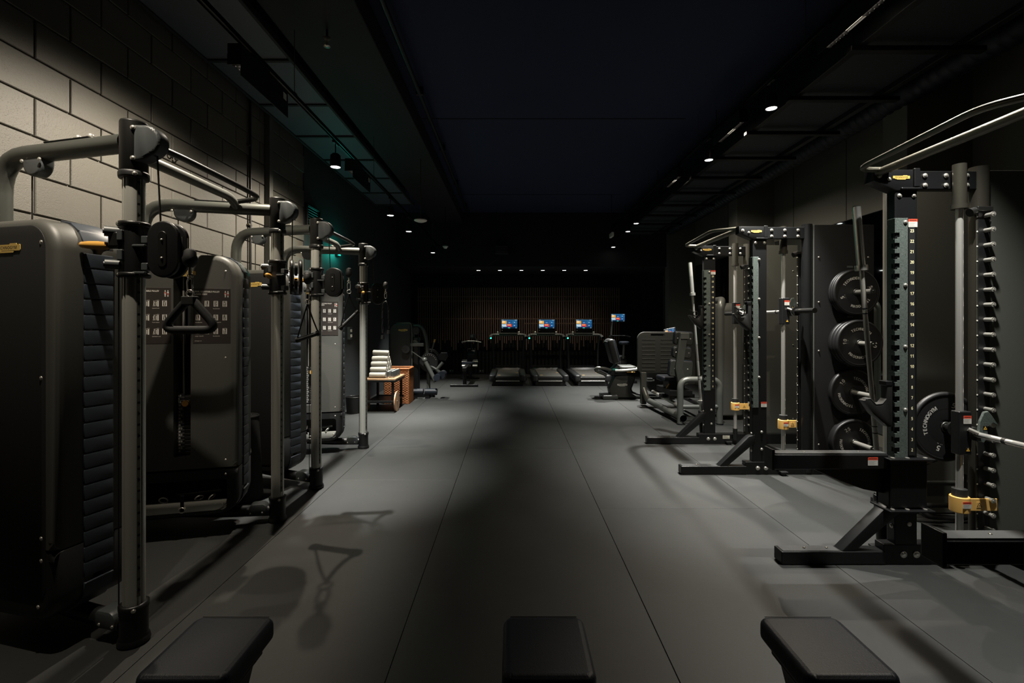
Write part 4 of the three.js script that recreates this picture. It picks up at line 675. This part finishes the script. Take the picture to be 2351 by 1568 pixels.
// partition and tube stand behind the near machine
{
  const t = thing('partition_panel', 'tall dark grey flat panel standing behind the nearest smith machine', 'panel', [3.3, 0, -3.80]);
  part(t, 'board', bx(-0.36, 0.6, 0.01, 2.62, 0.02, -0.02, 0.004), mPanel); part(t, 'ledge', bx(-0.36, 0.6, 0.245, 0.26, 0.03, 0.018, 0.002), m.tube);
  part(t, 'foot', bx(-0.3, -0.24, 0, 0.04, 0.02, -0.25), m.frame); part(t, 'foot', bx(0.45, 0.51, 0, 0.04, 0.02, -0.25), m.frame);
  const d = thing('tube_stand', 'bent black tubular stand low behind the nearest smith machine', 'tube stand', [3.05, 0, -3.62]);
  part(d, 'front_tube', bent([[-0.02, 0.46, 0.06], [-0.09, 0.40, 0.04], [-0.09, 0.28, 0.02], [0.02, 0.05, 0], [0.3, 0.03, 0]], 0.02, 0.08, 12), m.blackTube); part(d, 'grip', rod(V(-0.03, 0.452, 0.058), V(0.05, 0.5, 0.09), 0.015, 12), m.black); part(d, 'cross_tube', rod(V(-0.02, 0.13, 0), V(0.3, 0.13, 0), 0.018, 12), m.blackTube);
  part(d, 'rear_tube', bent([[0.3, 0.03, 0], [0.4, 0.05, 0], [0.33, 0.2, 0], [0.33, 0.36, 0]], 0.02, 0.06, 12), m.blackTube);
}
// ---------- towel trolley ----------
{
  const t = thing('towel_trolley', 'low black framed trolley with wooden top and disc wheels', 'trolley', [-2.2, 0, -8.42]);
  const top = part(t, 'top', bx(-0.27, 0.26, 0.535, 0.562, 0.37, -0.35, 0.003), m.wood); part(top, 'top_frame', merge([bx(-0.272, 0.262, 0.5, 0.536, 0.372, 0.345), bx(-0.272, 0.262, 0.5, 0.536, -0.325, -0.352), bx(-0.272, -0.245, 0.5, 0.536, 0.36, -0.34), bx(0.235, 0.262, 0.5, 0.536, 0.36, -0.34)]), m.frame);
  for (const x of [-0.22, 0.2]) for (const z of [0.31, -0.3]) part(t, 'leg', bx(x - 0.02, x + 0.02, 0.1, 0.505, z + 0.02, z - 0.02), m.frame);
  part(t, 'lower_shelf', bx(-0.25, 0.24, 0.165, 0.178, 0.34, -0.33, 0.002), m.black); part(t, 'shelf_rail', bx(-0.25, 0.24, 0.15, 0.19, 0.355, 0.335), m.frame); part(t, 'shelf_rail', bx(-0.25, 0.24, 0.15, 0.19, -0.325, -0.345), m.frame);
  for (const x of [-0.25, 0.255]) { const w = part(t, 'wheel', cyl(0.17, 0.022, 40).rotateZ(Math.PI / 2), m.wood, [x, 0.17, 0.26]); part(w, 'hub', cyl(0.016, 0.03, 14).rotateZ(Math.PI / 2), m.steelGrey); }
  part(t, 'axle', rod(V(-0.24, 0.17, 0.26), V(0.24, 0.17, 0.26), 0.01, 10), m.frame);
  for (const x of [-0.22, 0.2]) part(t, 'rear_foot', bx(x - 0.02, x + 0.02, 0.0, 0.105, -0.28, -0.32), m.frame);
  // rolled towels in a triangular pile
  const spiral = []; for (let i = 0; i <= 46; i++) { const a = i / 46 * Math.PI * 5, r = 0.008 + 0.04 * i / 46; spiral.push(V(0, Math.sin(a) * r, Math.cos(a) * r)); }
  const rollGeo = lathe([[0.001, -0.134], [0.033, -0.135], [0.043, -0.13], [0.0465, -0.115], [0.0475, 0], [0.0465, 0.115], [0.043, 0.13], [0.035, 0.135], [0.001, 0.134]], 28).rotateZ(Math.PI / 2);
  const pos = rollGeo.attributes.position; for (let i = 0; i < pos.count; i++) { const a = Math.atan2(pos.getY(i), pos.getZ(i)), k = 1 + 0.03 * Math.sin(a * 3 + pos.getX(i) * 14) + 0.015 * Math.sin(a * 7 - pos.getX(i) * 31); pos.setY(i, pos.getY(i) * k * 0.96); pos.setZ(i, pos.getZ(i) * k); } rollGeo.computeVertexNormals();
  const foldGeo = sweep(spiral, 0.0035, 5).translate(0.134, 0, 0), rowName = ['bottom', 'second', 'third', 'fourth'], ord = ['front', 'second', 'third', 'fourth', 'rear'];
  for (let r = 0; r < 5; r++) for (let k = 0; k < 5 - r; k++) {
    const o = thing('rolled_towel', r === 4 ? 'single rolled cream towel on top of the towel pile' : 'rolled cream towel, ' + (k === 4 - r ? 'rear' : ord[k]) + ' one in the ' + rowName[r] + ' row of the pile', 'towel', [-2.262 + ((r * 3 + k) % 3) * 0.006, 0.613 + r * 0.087, -8.135 - k * 0.101 - r * 0.0505], 0, 'rolled towels on the trolley');
    o.rotation.x = (r * 2 + k) * 1.3; if (r === 4) { o.rotation.z = 0.06; o.position.y += 0.012; }
    part(o, 'roll', rollGeo, m.towel); part(o, 'fold_edge', foldGeo, m.towel);
  }
  const canGeo = lathe([[0.001, 0], [0.024, 0], [0.0325, 0.008], [0.0325, 0.1], [0.026, 0.114], [0.027, 0.118], [0.024, 0.116], [0.001, 0.114]], 20), tabGeo = rbox(0.014, 0.002, 0.024, 0.0008);
  for (let c = 0; c < 2; c++) for (let k = 0; k < 6; k++) {
    const o = thing('drink_can', 'silver drink can, ' + ['first', 'second', 'third', 'fourth', 'fifth', 'last'][k] + ' from the front in the ' + (c ? 'right' : 'left') + ' row', 'can', [-2.085 + c * 0.07, 0.5625, -8.13 - k * 0.085 - c * 0.01], 0, 'cans on the trolley');
    part(o, 'body', canGeo, m.canMetal); part(o, 'tab', tabGeo, m.alu, [0, 0.117, 0]);
  }
  const b = thing('wicker_basket', 'brown woven wicker laundry basket behind the towel trolley', 'basket', [-2.12, 0, -9.08]);
  const rings = []; for (let r = 0; r < 30; r++) { const p = []; for (let i = 0; i <= 56; i++) { const u = i / 56 * 4, e = Math.floor(u) % 4, f = u - Math.floor(u), w = 0.22, d = 0.2; const q = [[-w + 2 * w * f, d], [w, d - 2 * d * f], [w - 2 * w * f, -d], [-w, -d + 2 * d * f]][e]; const k = 1 + ((i + r) % 2 ? 0.02 : -0.005); p.push(V(q[0] * k, 0.012 + r * 0.021 + ((i + r) % 2) * 0.004, q[1] * k)); } rings.push(sweep(p, 0.0115, 5)); }
  part(b, 'weave', merge(rings), m.wicker); part(b, 'base', bx(-0.21, 0.21, 0.0, 0.02, 0.19, -0.19), m.wicker);
  part(b, 'rim', bent([[-0.225, 0.645, 0.205], [0.225, 0.645, 0.205], [0.225, 0.645, -0.205], [-0.225, 0.645, -0.205], [-0.225, 0.645, 0.205]], 0.017, 0.03, 8), m.wicker);
  for (const x of [-0.215, 0.215]) part(b, 'corner_stake', rod(V(x, 0, 0.198), V(x, 0.64, 0.198), 0.014, 8), m.wicker);
}
// ---------- leg curl machine ----------
{
  const t = thing('leg_curl_machine', 'dark leg curl machine with round cams and roller pads beyond the trolley', 'weight machine', [-2.0, 0, -9.75]);
  const tw = part(t, 'weight_tower', ext(rr(0.46, 1.38, [0.05, 0.16, 0.02, 0.02]), 0.34, 0.04, 3).translate(-0.22, 0.80, 0), m.shellDark);
  part(tw, 'badge', badgeGeo(0.18), mBadge, [-0.16, 1.345, 0.171]); part(tw, 'edge_trim', bent([[-0.3, 1.48, 0.14], [0.0, 1.49, 0.16], [0.015, 1.3, 0.16], [0.015, 0.2, 0.16]], 0.014, 0.06, 8), m.tube); part(tw, 'inner_shroud', bx(0.015, 0.13, 0.12, 1.2, 0.1, -0.1, 0.02), m.black);
  const f = part(t, 'main_tube', bent([[-0.05, 1.43, 0], [0.18, 1.43, 0], [0.27, 1.2, 0.02], [0.31, 0.8, 0.04], [0.33, 0.05, 0.05]], 0.036, 0.16, 14), m.tube);
  part(t, 'pulley', merge([cyl(0.072, 0.03, 28).rotateX(Math.PI / 2), cyl(0.02, 0.05, 12).rotateX(Math.PI / 2)]), m.shellDark, [0.09, 1.33, 0.12]);
  part(t, 'cross_arm', merge([bx(-0.02, 0.25, 1.02, 1.09, 0.17, 0.08, 0.015), tr(cyl(0.07, 0.04, 24).rotateX(Math.PI / 2), 0.06, 1.08, 0.1)]), m.tube);
  part(t, 'idler_pulley', merge([cyl(0.078, 0.04, 28).rotateX(Math.PI / 2), cyl(0.02, 0.06, 12).rotateX(Math.PI / 2)]), m.shellDark, [-0.09, 0.97, 0.22]);
  part(t, 'belt', bx(-0.3, 0.0, -0.006, 0.006, 0.24, 0.21, 0.001).rotateZ(-0.6).translate(0.265, 0.765, 0), m.tube);
  for (const [x, y, z, r] of [[0.34, 0.7, 0.12, 0.185], [0.36, 0.79, -0.02, 0.17]]) { const c = part(t, 'cam_disc', lathe([[0.02, -0.016], [r - 0.01, -0.016], [r, -0.008], [r, 0.008], [r - 0.01, 0.016], [r - 0.05, 0.01], [0.02, 0.012]], 44).rotateX(Math.PI / 2), m.shellDark, [x, y, z]); for (let i = 0; i < 9; i++) part(c, 'index_hole', cyl(0.007, 0.004, 8).rotateX(Math.PI / 2), m.chromeSatin, [Math.cos(0.4 + i * 0.26) * (r - 0.03), Math.sin(0.4 + i * 0.26) * (r - 0.03), 0.016]); }
  const lv = part(t, 'lever_arm', merge([rod(V(0.28, 0.75, 0.22), V(0.5, 0.33, 0.24), 0.042, 14), tr(sph(0.055, 14, 10), 0.28, 0.76, 0.22)]), m.tube); part(lv, 'pad_bracket', rod(V(0.5, 0.36, 0.2), V(0.56, 0.42, 0.24), 0.03, 12), m.tube);
  part(t, 'roller_pad', cyl(0.075, 0.28, 24).rotateX(Math.PI / 2), m.leather, [0.6, 0.45, 0.02]); part(t, 'roller_pad', cyl(0.065, 0.26, 24).rotateX(Math.PI / 2), m.leather, [0.53, 0.42, 0.2]);
  part(t, 'link_arm', merge([rod(V(0.36, 0.64, 0.1), V(0.5, 0.56, 0.12), 0.03, 12), rod(V(0.5, 0.56, 0.12), V(0.62, 0.7, 0.1), 0.032, 12), rod(V(0.5, 0.56, 0.12), V(0.66, 0.38, 0.1), 0.035, 12)]), m.tube);
  part(t, 'seat_cam', ext(poly([[0, 0], [0.09, 0.1], [0.21, 0.1], [0.23, 0.02], [0.18, -0.06], [0.06, -0.05]]), 0.04, 0.008, 2), m.shellDark, [0.48, 0.79, 0]);
  part(t, 'adjust_lever', rod(V(0.38, 0.9, 0.05), V(0.44, 1.12, 0.05), 0.016, 12), m.tube); part(t, 'lever_tip', rod(V(0.435, 1.1, 0.05), V(0.45, 1.16, 0.05), 0.02, 12), m.gold);
  part(t, 'ankle_roller', rod(V(0.03, 0.13, 0.2), V(0.25, 0.13, 0.2), 0.06, 20), m.leather); part(t, 'ankle_roller', rod(V(0.28, 0.13, 0.2), V(0.52, 0.13, 0.2), 0.065, 20), m.leather);
  part(t, 'base_beam', bx(-0.4, 0.45, 0, 0.07, 0.06, -0.02), m.frame); part(t, 'foot', bx(0.29, 0.37, 0, 0.12, 0.24, -0.25), m.frame); part(t, 'foot', bx(-0.42, -0.34, 0, 0.12, 0.2, -0.25), m.frame);
}
// ---------- rowing machine ----------
{
  const t = thing('rowing_machine', 'dark rowing machine seen end on left of the treadmills', 'rowing machine', [-1.1, 0, -11.25]);
  part(t, 'rear_foot', bx(-0.34, 0.31, 0.0, 0.055, 0.03, -0.04, 0.012), m.frame); part(t, 'rear_post', bx(-0.045, 0.035, 0.04, 0.40, 0.0, -0.1), m.frame);
  part(t, 'rail', bx(-0.055, 0.045, 0.36, 0.45, 0.05, -1.6, 0.01), m.blackTube); part(t, 'front_foot', bx(-0.26, 0.24, 0.0, 0.05, -1.5, -1.58), m.frame); part(t, 'front_post', bx(-0.05, 0.04, 0.04, 0.4, -1.48, -1.58), m.frame);
  part(t, 'seat', ext(rr(0.32, 0.24, 0.08), 0.05, 0.015, 2).rotateX(-Math.PI / 2), m.leather, [-0.005, 0.475, -1.0]);
  for (const s of [-1, 1]) { const f = part(t, 'foot_plate', rbox(0.13, 0.22, 0.03, 0.01), m.greyPlastic, [s * 0.14, 0.43, -1.36], [-0.6, 0, 0]); part(f, 'strap', rbox(0.15, 0.03, 0.05, 0.008), m.alu, [0, 0.03, 0.02]); part(f, 'heel_cup', rbox(0.13, 0.05, 0.06, 0.012), m.alu, [0, -0.09, 0.02]); }
  part(t, 'flywheel_case', ext(rr(0.5, 0.6, 0.18), 0.24, 0.04, 2).rotateY(Math.PI / 2), m.black, [0, 0.5, -1.85]);
  part(t, 'status_light', rbox(0.06, 0.035, 0.02, 0.008), new THREE.MeshStandardMaterial({ color: 0x8a7a20, emissive: 0xe6d243, emissiveIntensity: 0.7 }), [0.09, 0.55, -1.71]);
  part(t, 'monitor_arm', bent([[0.02, 0.75, -1.8], [0.1, 0.86, -1.7], [0.17, 0.92, -1.65], [0.17, 1.03, -1.65], [0.06, 1.06, -1.65], [0.05, 1.12, -1.65]], 0.018, 0.03, 10), m.blackTube);
  part(t, 'monitor', rbox(0.16, 0.12, 0.03, 0.01), m.black, [0.06, 1.13, -1.62], [-0.2, 0, 0]); part(t, 'monitor_face', rbox(0.07, 0.07, 0.004, 0.001), m.greyPlastic, [0.03, 1.135, -1.604], [-0.2, 0, 0]);
  part(t, 'handle', merge([rod(V(-0.24, 0.97, -1.6), V(-0.1, 1.0, -1.6), 0.014, 12), rod(V(0.12, 1.0, -1.6), V(0.28, 0.97, -1.6), 0.014, 12), rod(V(-0.1, 1.0, -1.6), V(0.12, 1.0, -1.6), 0.02, 12)]), m.chromeSatin);
  part(t, 'handle_cradle', rod(V(0.02, 0.72, -1.72), V(0.01, 0.99, -1.62), 0.02, 10), m.black);
}
// ---------- treadmills ----------
const texScreen = (k) => canvasTex(512, 288, (g) => {
  g.fillStyle = '#16324f'; g.fillRect(0, 0, 512, 288); g.fillStyle = '#2f6a94'; g.fillRect(0, 0, 512, 24); g.fillStyle = '#cfe0ea'; g.fillRect(14, 8, 60, 9); g.fillRect(430, 8, 60, 9);
  const tile = (x, y, w, h, c) => { g.fillStyle = c; g.fillRect(x, y, w, h); }; tile(12, 36, 156, 96, '#d9a24a'); tile(176, 36, 156, 96, '#1f5486'); tile(340, 36, 160, 96, '#25608f'); tile(12, 140, 156, 96, '#8fb2c4'); tile(176, 140, 156, 96, '#c2402e'); tile(340, 140, 160, 96, '#1f5486');
  g.fillStyle = '#f4e4c0'; g.fillRect(24, 50, 90, 40); g.fillStyle = '#e9f1f5'; for (let i = 0; i < 7; i++) g.fillRect(20 + i * 20, 160 + (i * 13) % 30, 14, 30); g.fillStyle = '#f08a5c'; g.fillRect(190, 150, 110, 40); g.fillStyle = '#7b2a8a'; g.fillRect(176, 214, 100, 22);
  g.fillStyle = '#dce9f2'; g.font = 'bold 26px sans-serif'; g.fillText('▲', 240, 92); g.fillRect(405, 78, 24, 16); g.fillRect(395, 182, 40, 12); g.fillRect(225, 96, 56, 8); g.fillStyle = '#0d2036'; g.fillRect(0, 246, 512, 42); g.fillStyle = '#3fd0b0'; g.fillRect(210, 254, 70, 22); g.fillStyle = '#9fc0d2'; g.fillRect(14, 258, 40, 14); g.fillRect(450, 258, 40, 14);
});
const scrT = texScreen(0), mScreen = new THREE.MeshStandardMaterial({ color: 0x050505, roughness: 0.2, emissive: 0xffffff, emissiveMap: scrT, emissiveIntensity: 0.85 });
const mLed = new THREE.MeshStandardMaterial({ color: 0x0c5a44, emissive: 0x2df2b4, emissiveIntensity: 4 });
function screenGlow(t, pos, w, h) { const L = new THREE.RectAreaLight(0x9fc4e0, 0.5, w, h); L.name = 'screen_glow'; L.position.set(pos[0], pos[1], pos[2]); t.add(L); L.lookAt(t.localToWorld(V(pos[0], pos[1] + 0.2, pos[2] + 1))); }
function treadmill(x, label) {
  const t = thing('treadmill', label, 'treadmill', [x, 0, -11.35], 0, 'treadmills facing the back wall'); t.updateMatrixWorld(true);
  part(t, 'base', bx(-0.36, 0.36, 0.005, 0.12, -0.02, -1.9, 0.02), m.black);
  const dk = part(t, 'deck', ext(rr(0.62, 0.10, 0.03), 1.75, 0.01, 1).translate(0, 0.17, -0.88), m.blackTube);
  const belt = part(t, 'belt', ext(rr(0.54, 1.72, 0.02), 0.035, 0.014, 3).rotateX(-Math.PI / 2), M(0x3a3934, 0.75, 0, { bumpMap: withRep(texFine, 4), bumpScale: 0.001 }), [0, 0.225, -0.87]);
  for (const [bx_, bz] of [[-0.2, -0.16], [0.22, -0.7]]) part(belt, 'foot_mark', rbox(0.06, 0.003, 0.05, 0.001), m.paleGold, [bx_, 0.018, bz + 0.87]);
  part(dk, 'front_lip', bx(-0.28, 0.28, 0.115, 0.13, 0.02, -0.02, 0.004), m.chromeSatin);
  for (const s of [-1, 1]) part(t, 'side_cover', ext(rr(0.155, 1.8, [0.05, 0.05, 0.06, 0.06]), 0.16, 0.035, 3).rotateX(-Math.PI / 2), m.shellDark, [s * 0.36, 0.185, -0.88]);
  part(t, 'motor_hood', ext(poly([[0, 0], [0.45, 0], [0.42, 0.16], [0.1, 0.12]]), 0.7, 0.02, 2).rotateY(Math.PI / 2), m.black, [0, 0.17, -1.5]);
  for (const s of [-1, 1]) { part(t, 'upright', bent([[s * 0.39, 0.2, -1.55], [s * 0.40, 0.8, -1.58], [s * 0.43, 1.14, -1.50]], 0.035, 0.2, 12), m.black); const g = part(t, 'side_grip', bent([[s * 0.30, 1.17, -1.55], [s * 0.45, 1.165, -1.5], [s * 0.465, 1.10, -1.22]], 0.034, 0.07, 14), m.tube); part(g, 'bottle_clip', rbox(0.05, 0.06, 0.04, 0.012), m.alu, [s * 0.28, 1.225, -1.56]); }
  part(t, 'cross_bar', rod(V(-0.4, 1.165, -1.55), V(0.4, 1.165, -1.55), 0.03, 14), m.tube); part(t, 'control_ledge', rbox(0.5, 0.03, 0.12, 0.01), m.padGrey, [0, 1.20, -1.56]);
  const c = part(t, 'console', rbox(0.46, 0.37, 0.04, 0.012), m.blackGloss, [0.03, 1.395, -1.62], [-0.12, 0, 0]);
  part(c, 'display_screen', flatUV(rbox(0.43, 0.235, 0.004, 0.001), 0.43, 0.235), mScreen, [0, 0.055, 0.0205]); part(c, 'speaker_dot', cyl(0.006, 0.004, 10).rotateX(Math.PI / 2), m.white, [-0.19, -0.11, 0.021]); part(c, 'emblem', rbox(0.035, 0.008, 0.003, 0.001), m.steelGrey, [0, -0.078, 0.021]);
  part(c, 'mount', rbox(0.2, 0.2, 0.05, 0.01), m.black, [0, -0.12, -0.03]);
  part(t, 'green_led', sph(0.02, 14, 10), mLed, [-0.45, 1.09, -1.20]);
  const L = new THREE.PointLight(0x2df2b4, 0.03, 0, 2); L.name = 'led_glow'; L.position.set(-0.45, 1.09, -1.165); L.castShadow = true; t.add(L); screenGlow(t, [0.03, 1.45, -1.585], 0.43, 0.235);
}
treadmill(-0.1, 'left treadmill of three, nearest the rowing machine'); treadmill(0.9, 'middle treadmill of three facing the slatted screen'); treadmill(1.9, 'right treadmill of three, partly behind the recumbent bike');
// rubber mats under the treadmills
[-0.1, 0.9, 1.9].forEach((x, i) => single('treadmill_mat', ['thin black mat under the left treadmill', 'thin black mat under the middle treadmill', 'thin black mat under the right treadmill'][i], 'mat', bx(x - 0.47, x + 0.47, 0.0, 0.005, -11.25, -13.4, 0.002), m.rubber, 'mats under the treadmills'));
// ---------- recumbent bike ----------
{
  const t = thing('recumbent_bike', 'grey recumbent exercise bike with high backrest right of the treadmills', 'exercise bike', [2.16, 0, -9.6]);
  part(t, 'shroud', ext(new THREE.Shape([[-0.22, 0.02], [-0.25, 0.2], [-0.13, 0.44], [0.1, 0.46], [0.22, 0.44], [0.235, 0.38], [0.16, 0.2], [0.18, 0.12], [0.26, 0.06], [0.95, 0.05], [0.95, 0.02]].map(([x, y]) => new THREE.Vector2(x, y))), 0.26, 0.02, 2), m.padGrey);
  part(t, 'badge', badgeGeo(0.2), mBadgeGrey, [0.0, 0.275, 0.131]); part(t, 'shroud_edge', bent([[0.235, 0.42, 0.1], [0.235, 0.36, 0.1], [0.17, 0.2, 0.1], [0.19, 0.13, 0.1], [0.3, 0.085, 0.1], [0.9, 0.075, 0.1]], 0.02, 0.05, 8), m.black);
  part(t, 'rear_foot', bx(-0.4, -0.1, 0.005, 0.085, 0.24, -0.2, 0.02), m.greyPlastic); part(t, 'stabiliser', bx(-0.52, -0.25, 0.0, 0.03, 0.05, -0.05), m.black);
  part(t, 'seat', ext(rr(0.34, 0.42, 0.08), 0.09, 0.03, 3).rotateX(-Math.PI / 2), m.padGrey, [0.1, 0.60, 0]); part(t, 'seat_carriage', ext(poly([[-0.24, 0], [0.1, -0.02], [0.06, 0.1], [-0.05, 0.18], [-0.1, 0.2], [-0.2, 0.09]]), 0.3, 0.015, 2), m.shellDark, [0, 0.47, 0]);
  const b = part(t, 'backrest', ext(rr(0.13, 0.5, [0.05, 0.06, 0.05, 0.05]), 0.4, 0.035, 3), m.shellDark, [-0.18, 0.93, 0], [0, 0, 0.26]); part(b, 'pad', ext(rr(0.06, 0.44, 0.025), 0.34, 0.012, 2), m.leather, [0.06, 0, 0]); part(b, 'back_handle', bx(-0.075, -0.06, -0.2, 0.22, 0.15, -0.15), m.greyPlastic);
  for (const s of [-1, 1]) part(t, 'side_handle', bent([[-0.15, 0.56, s * 0.2], [0.0, 0.565, s * 0.24], [0.26, 0.59, s * 0.24], [0.27, 0.62, s * 0.22]], 0.024, 0.06, 12), m.alu);
  part(t, 'rear_grip', bent([[-0.18, 0.55, 0.1], [-0.35, 0.6, 0.12], [-0.5, 0.61, 0.12], [-0.52, 0.55, 0.1], [-0.3, 0.46, 0.05]], 0.03, 0.05, 12), m.tube); part(t, 'green_trim', bx(-0.2, -0.1, 0.56, 0.6, 0.16, 0.14), m.teal);
  part(t, 'adjust_lever', rod(V(0.08, 0.53, 0.18), V(0.22, 0.53, 0.22), 0.012, 10), m.gold); part(t, 'front_housing', ext(rr(0.5, 0.62, 0.15), 0.22, 0.03, 2), m.black, [0.75, 0.42, -0.02]); part(t, 'front_badge', badgeGeo(0.18), mBadgeGrey, [0.55, 0.36, 0.092]);
  for (const s of [-1, 1]) part(t, 'pedal', rbox(0.11, 0.03, 0.1, 0.01), m.black, [0.52, 0.3 + s * 0.1, s * 0.18]);
  part(t, 'console_post', bent([[0.85, 0.65, 0], [0.95, 0.95, 0], [1.0, 1.26, 0]], 0.03, 0.1, 12), m.tube); const c = part(t, 'console', rbox(0.24, 0.16, 0.03, 0.01), m.blackGloss, [0.98, 1.31, 0.0], [-0.5, -0.5, 0]); part(c, 'display_screen', flatUV(rbox(0.19, 0.11, 0.004, 0.001), 0.19, 0.11), mScreen, [0, 0, 0.016]);
}
{ // upright bike behind
  const t = thing('upright_bike', 'dark upright exercise bike with a tall lit screen behind the recumbent', 'exercise bike', [2.77, 0, -12.3]); t.updateMatrixWorld(true);
  part(t, 'base', merge([bx(-0.3, 0.3, 0, 0.07, 0.45, 0.37), bx(-0.25, 0.25, 0, 0.07, -0.5, -0.58), bx(-0.05, 0.05, 0.02, 0.09, 0.4, -0.55)]), m.frame); part(t, 'drive_case', ext(rr(0.8, 0.5, 0.2), 0.2, 0.04, 2).rotateY(Math.PI / 2), m.shellDark, [0, 0.4, -0.1]);
  part(t, 'seat_post', rod(V(0, 0.6, 0.25), V(0, 0.95, 0.33), 0.03, 12), m.tube); part(t, 'saddle', ext(rr(0.24, 0.26, 0.09), 0.08, 0.03, 2).rotateX(-Math.PI / 2), m.leather, [0, 0.99, 0.35]);
  part(t, 'mast', bent([[-0.1, 0.6, -0.35], [-0.18, 1.1, -0.38], [-0.14, 1.52, -0.36]], 0.02, 0.2, 12), m.tube); part(t, 'handlebar', bent([[-0.28, 1.12, -0.1], [-0.2, 1.15, -0.35], [0.2, 1.15, -0.35], [0.28, 1.12, -0.1]], 0.018, 0.08, 10), m.black);
  const c = part(t, 'console', rbox(0.38, 0.24, 0.03, 0.01), m.blackGloss, [0.0, 1.62, -0.34], [0.0, -0.15, 0]); part(c, 'display_screen', flatUV(rbox(0.35, 0.195, 0.004, 0.001), 0.35, 0.195), mScreen, [0, 0, 0.016]);
  for (const s of [-1, 1]) part(t, 'pedal', rbox(0.1, 0.03, 0.1, 0.01), m.black, [s * 0.2, 0.3 + s * 0.12, 0.0]);
  screenGlow(t, [0, 1.62, -0.30], 0.35, 0.195);
}
// ---------- leg press ----------
{
  const t = thing('leg_press', 'grey leg press with ribbed foot plate and three-pad backrest seen from behind', 'leg press', [2.6, 0, -7.9]);
  const fp = part(t, 'foot_plate', cut(ext(rr(0.74, 0.75, [0.1, 0.13, 0.1, 0.08]), 0.06, 0.012, 2), ext(rr(0.26, 0.035, 0.017), 0.3, 0).translate(0, 0.32, 0)), m.padGrey, [0.06, 0.95, -0.95]);
  for (let i = 0; i < 9; i++) for (const s of [-1, 1]) part(fp, 'tread_rib', rod(V(s * 0.05, 0, 0), V(s * 0.29, 0, 0), 0.009, 8), m.padGrey, [0, 0.235 - i * 0.07, 0.03]);
  part(t, 'plate_post', merge([bx(-0.27, -0.17, 0.02, 0.6, -0.82, -0.92, 0.015)]), m.tube);
  part(t, 'side_tube', bent([[-0.22, 0.3, -0.85], [-0.19, 0.12, -0.7], [-0.1, 0.1, 0.85]], 0.05, 0.1, 14), m.tube);
  const uf = part(t, 'front_hoop', bent([[-0.13, 0.0, 0.8], [-0.13, 0.66, 0.8], [0.45, 0.66, 0.8], [0.45, 0.0, 0.8]], 0.045, 0.14, 16), m.tube); part(uf, 'hoop_brace', rod(V(-0.1, 0.26, 0.8), V(0.43, 0.26, 0.8), 0.032, 12), m.tube); for (const x of [-0.13, 0.45]) part(uf, 'foot_cap', cyl(0.052, 0.02, 18), m.black, [x, 0.01, 0.8]);
  const pads = [[0.10, 1.25, 0.31, 0.22, 0.32], [0.06, 1.03, 0.31, 0.18, 0.36], [0.02, 0.785, 0.38, 0.27, 0.42]];
  for (const [x, y, w, h, z] of pads) { const p = part(t, 'back_pad', ext(rr(w, h, 0.045), 0.07, 0.02, 3), m.leather, [x + 0.0, y, z - 0.055], [0.12, 0, -0.06]); part(p, 'backing_board', ext(rr(w - 0.03, h - 0.03, 0.035), 0.02, 0.004, 1), m.padGrey, [0, 0, 0.042]); for (const sx of [-1, 1]) { bolt(p, sx * 0.1, 0, 0.054, 0, 1.1); part(p, 'screw', sph(0.006, 8, 6), m.black, [sx * (w / 2 - 0.05), -h / 4, 0.053]); } }
  part(t, 'back_spine', ext(poly([[0.06, 0], [0.2, 0.05], [0.115, 0.28], [0.205, 0.84], [0.08, 0.84], [0.0, 0.3]]), 0.08, 0.015, 2), m.armTube, [-0.085, 0.5, 0.42]);
  part(t, 'spine_cap', rbox(0.135, 0.1, 0.09, 0.01), m.tube, [0.06, 1.29, 0.43]); part(t, 'seat_pad', ext(rr(0.42, 0.34, 0.07), 0.08, 0.025, 3).rotateX(-Math.PI / 2), m.leather, [-0.02, 0.60, 0.05]);
  part(t, 'carriage_frame', merge([bx(-0.15, 0.2, 0.36, 0.44, 0.4, -0.3), bx(-0.1, 0.15, 0.44, 0.56, 0.2, -0.1), bx(-0.2, 0.35, 0.28, 0.34, 0.1, 0.0), bx(-0.12, -0.04, 0.28, 0.4, 0.3, 0.1)]), m.frame);
  part(t, 'slide_rail', rod(V(-0.04, 0.22, 0.7), V(-0.04, 0.24, -0.9), 0.03, 12), m.chromeSatin); part(t, 'slide_rail', rod(V(0.3, 0.22, 0.7), V(0.3, 0.24, -0.9), 0.03, 12), m.blackTube);
  part(t, 'seat_lever', rod(V(-0.14, 0.42, 0.15), V(-0.1, 0.52, 0.2), 0.01, 8), m.gold); part(t, 'hand_grip', bent([[0.3, 0.62, 0.35], [0.38, 0.66, 0.38], [0.38, 0.86, 0.38]], 0.018, 0.04, 10), m.tube); part(t, 'grip_sleeve', rod(V(0.38, 0.8, 0.38), V(0.38, 0.98, 0.38), 0.021, 12), m.gold);
  part(t, 'side_pulley', cyl(0.07, 0.05, 24).rotateX(Math.PI / 2), m.shellDark, [0.36, 1.05, -0.1]);
  const tw = part(t, 'weight_tower', ext(rr(0.5, 1.74, [0.14, 0.14, 0.03, 0.03]), 0.34, 0.05, 3).rotateY(Math.PI / 2), m.shell, [0.78, 0.93, 0.25]); part(tw, 'tower_tube', bent([[-0.16, -0.85, 0.2], [-0.16, 0.84, 0.2], [-0.1, 0.92, 0.1], [-0.08, 0.92, -0.15]], 0.055, 0.12, 16), m.tube);
}
scene.traverse((o) => { if (o.isMesh) { o.castShadow = true; o.receiveShadow = true; } });
renderer.render(scene, camera);
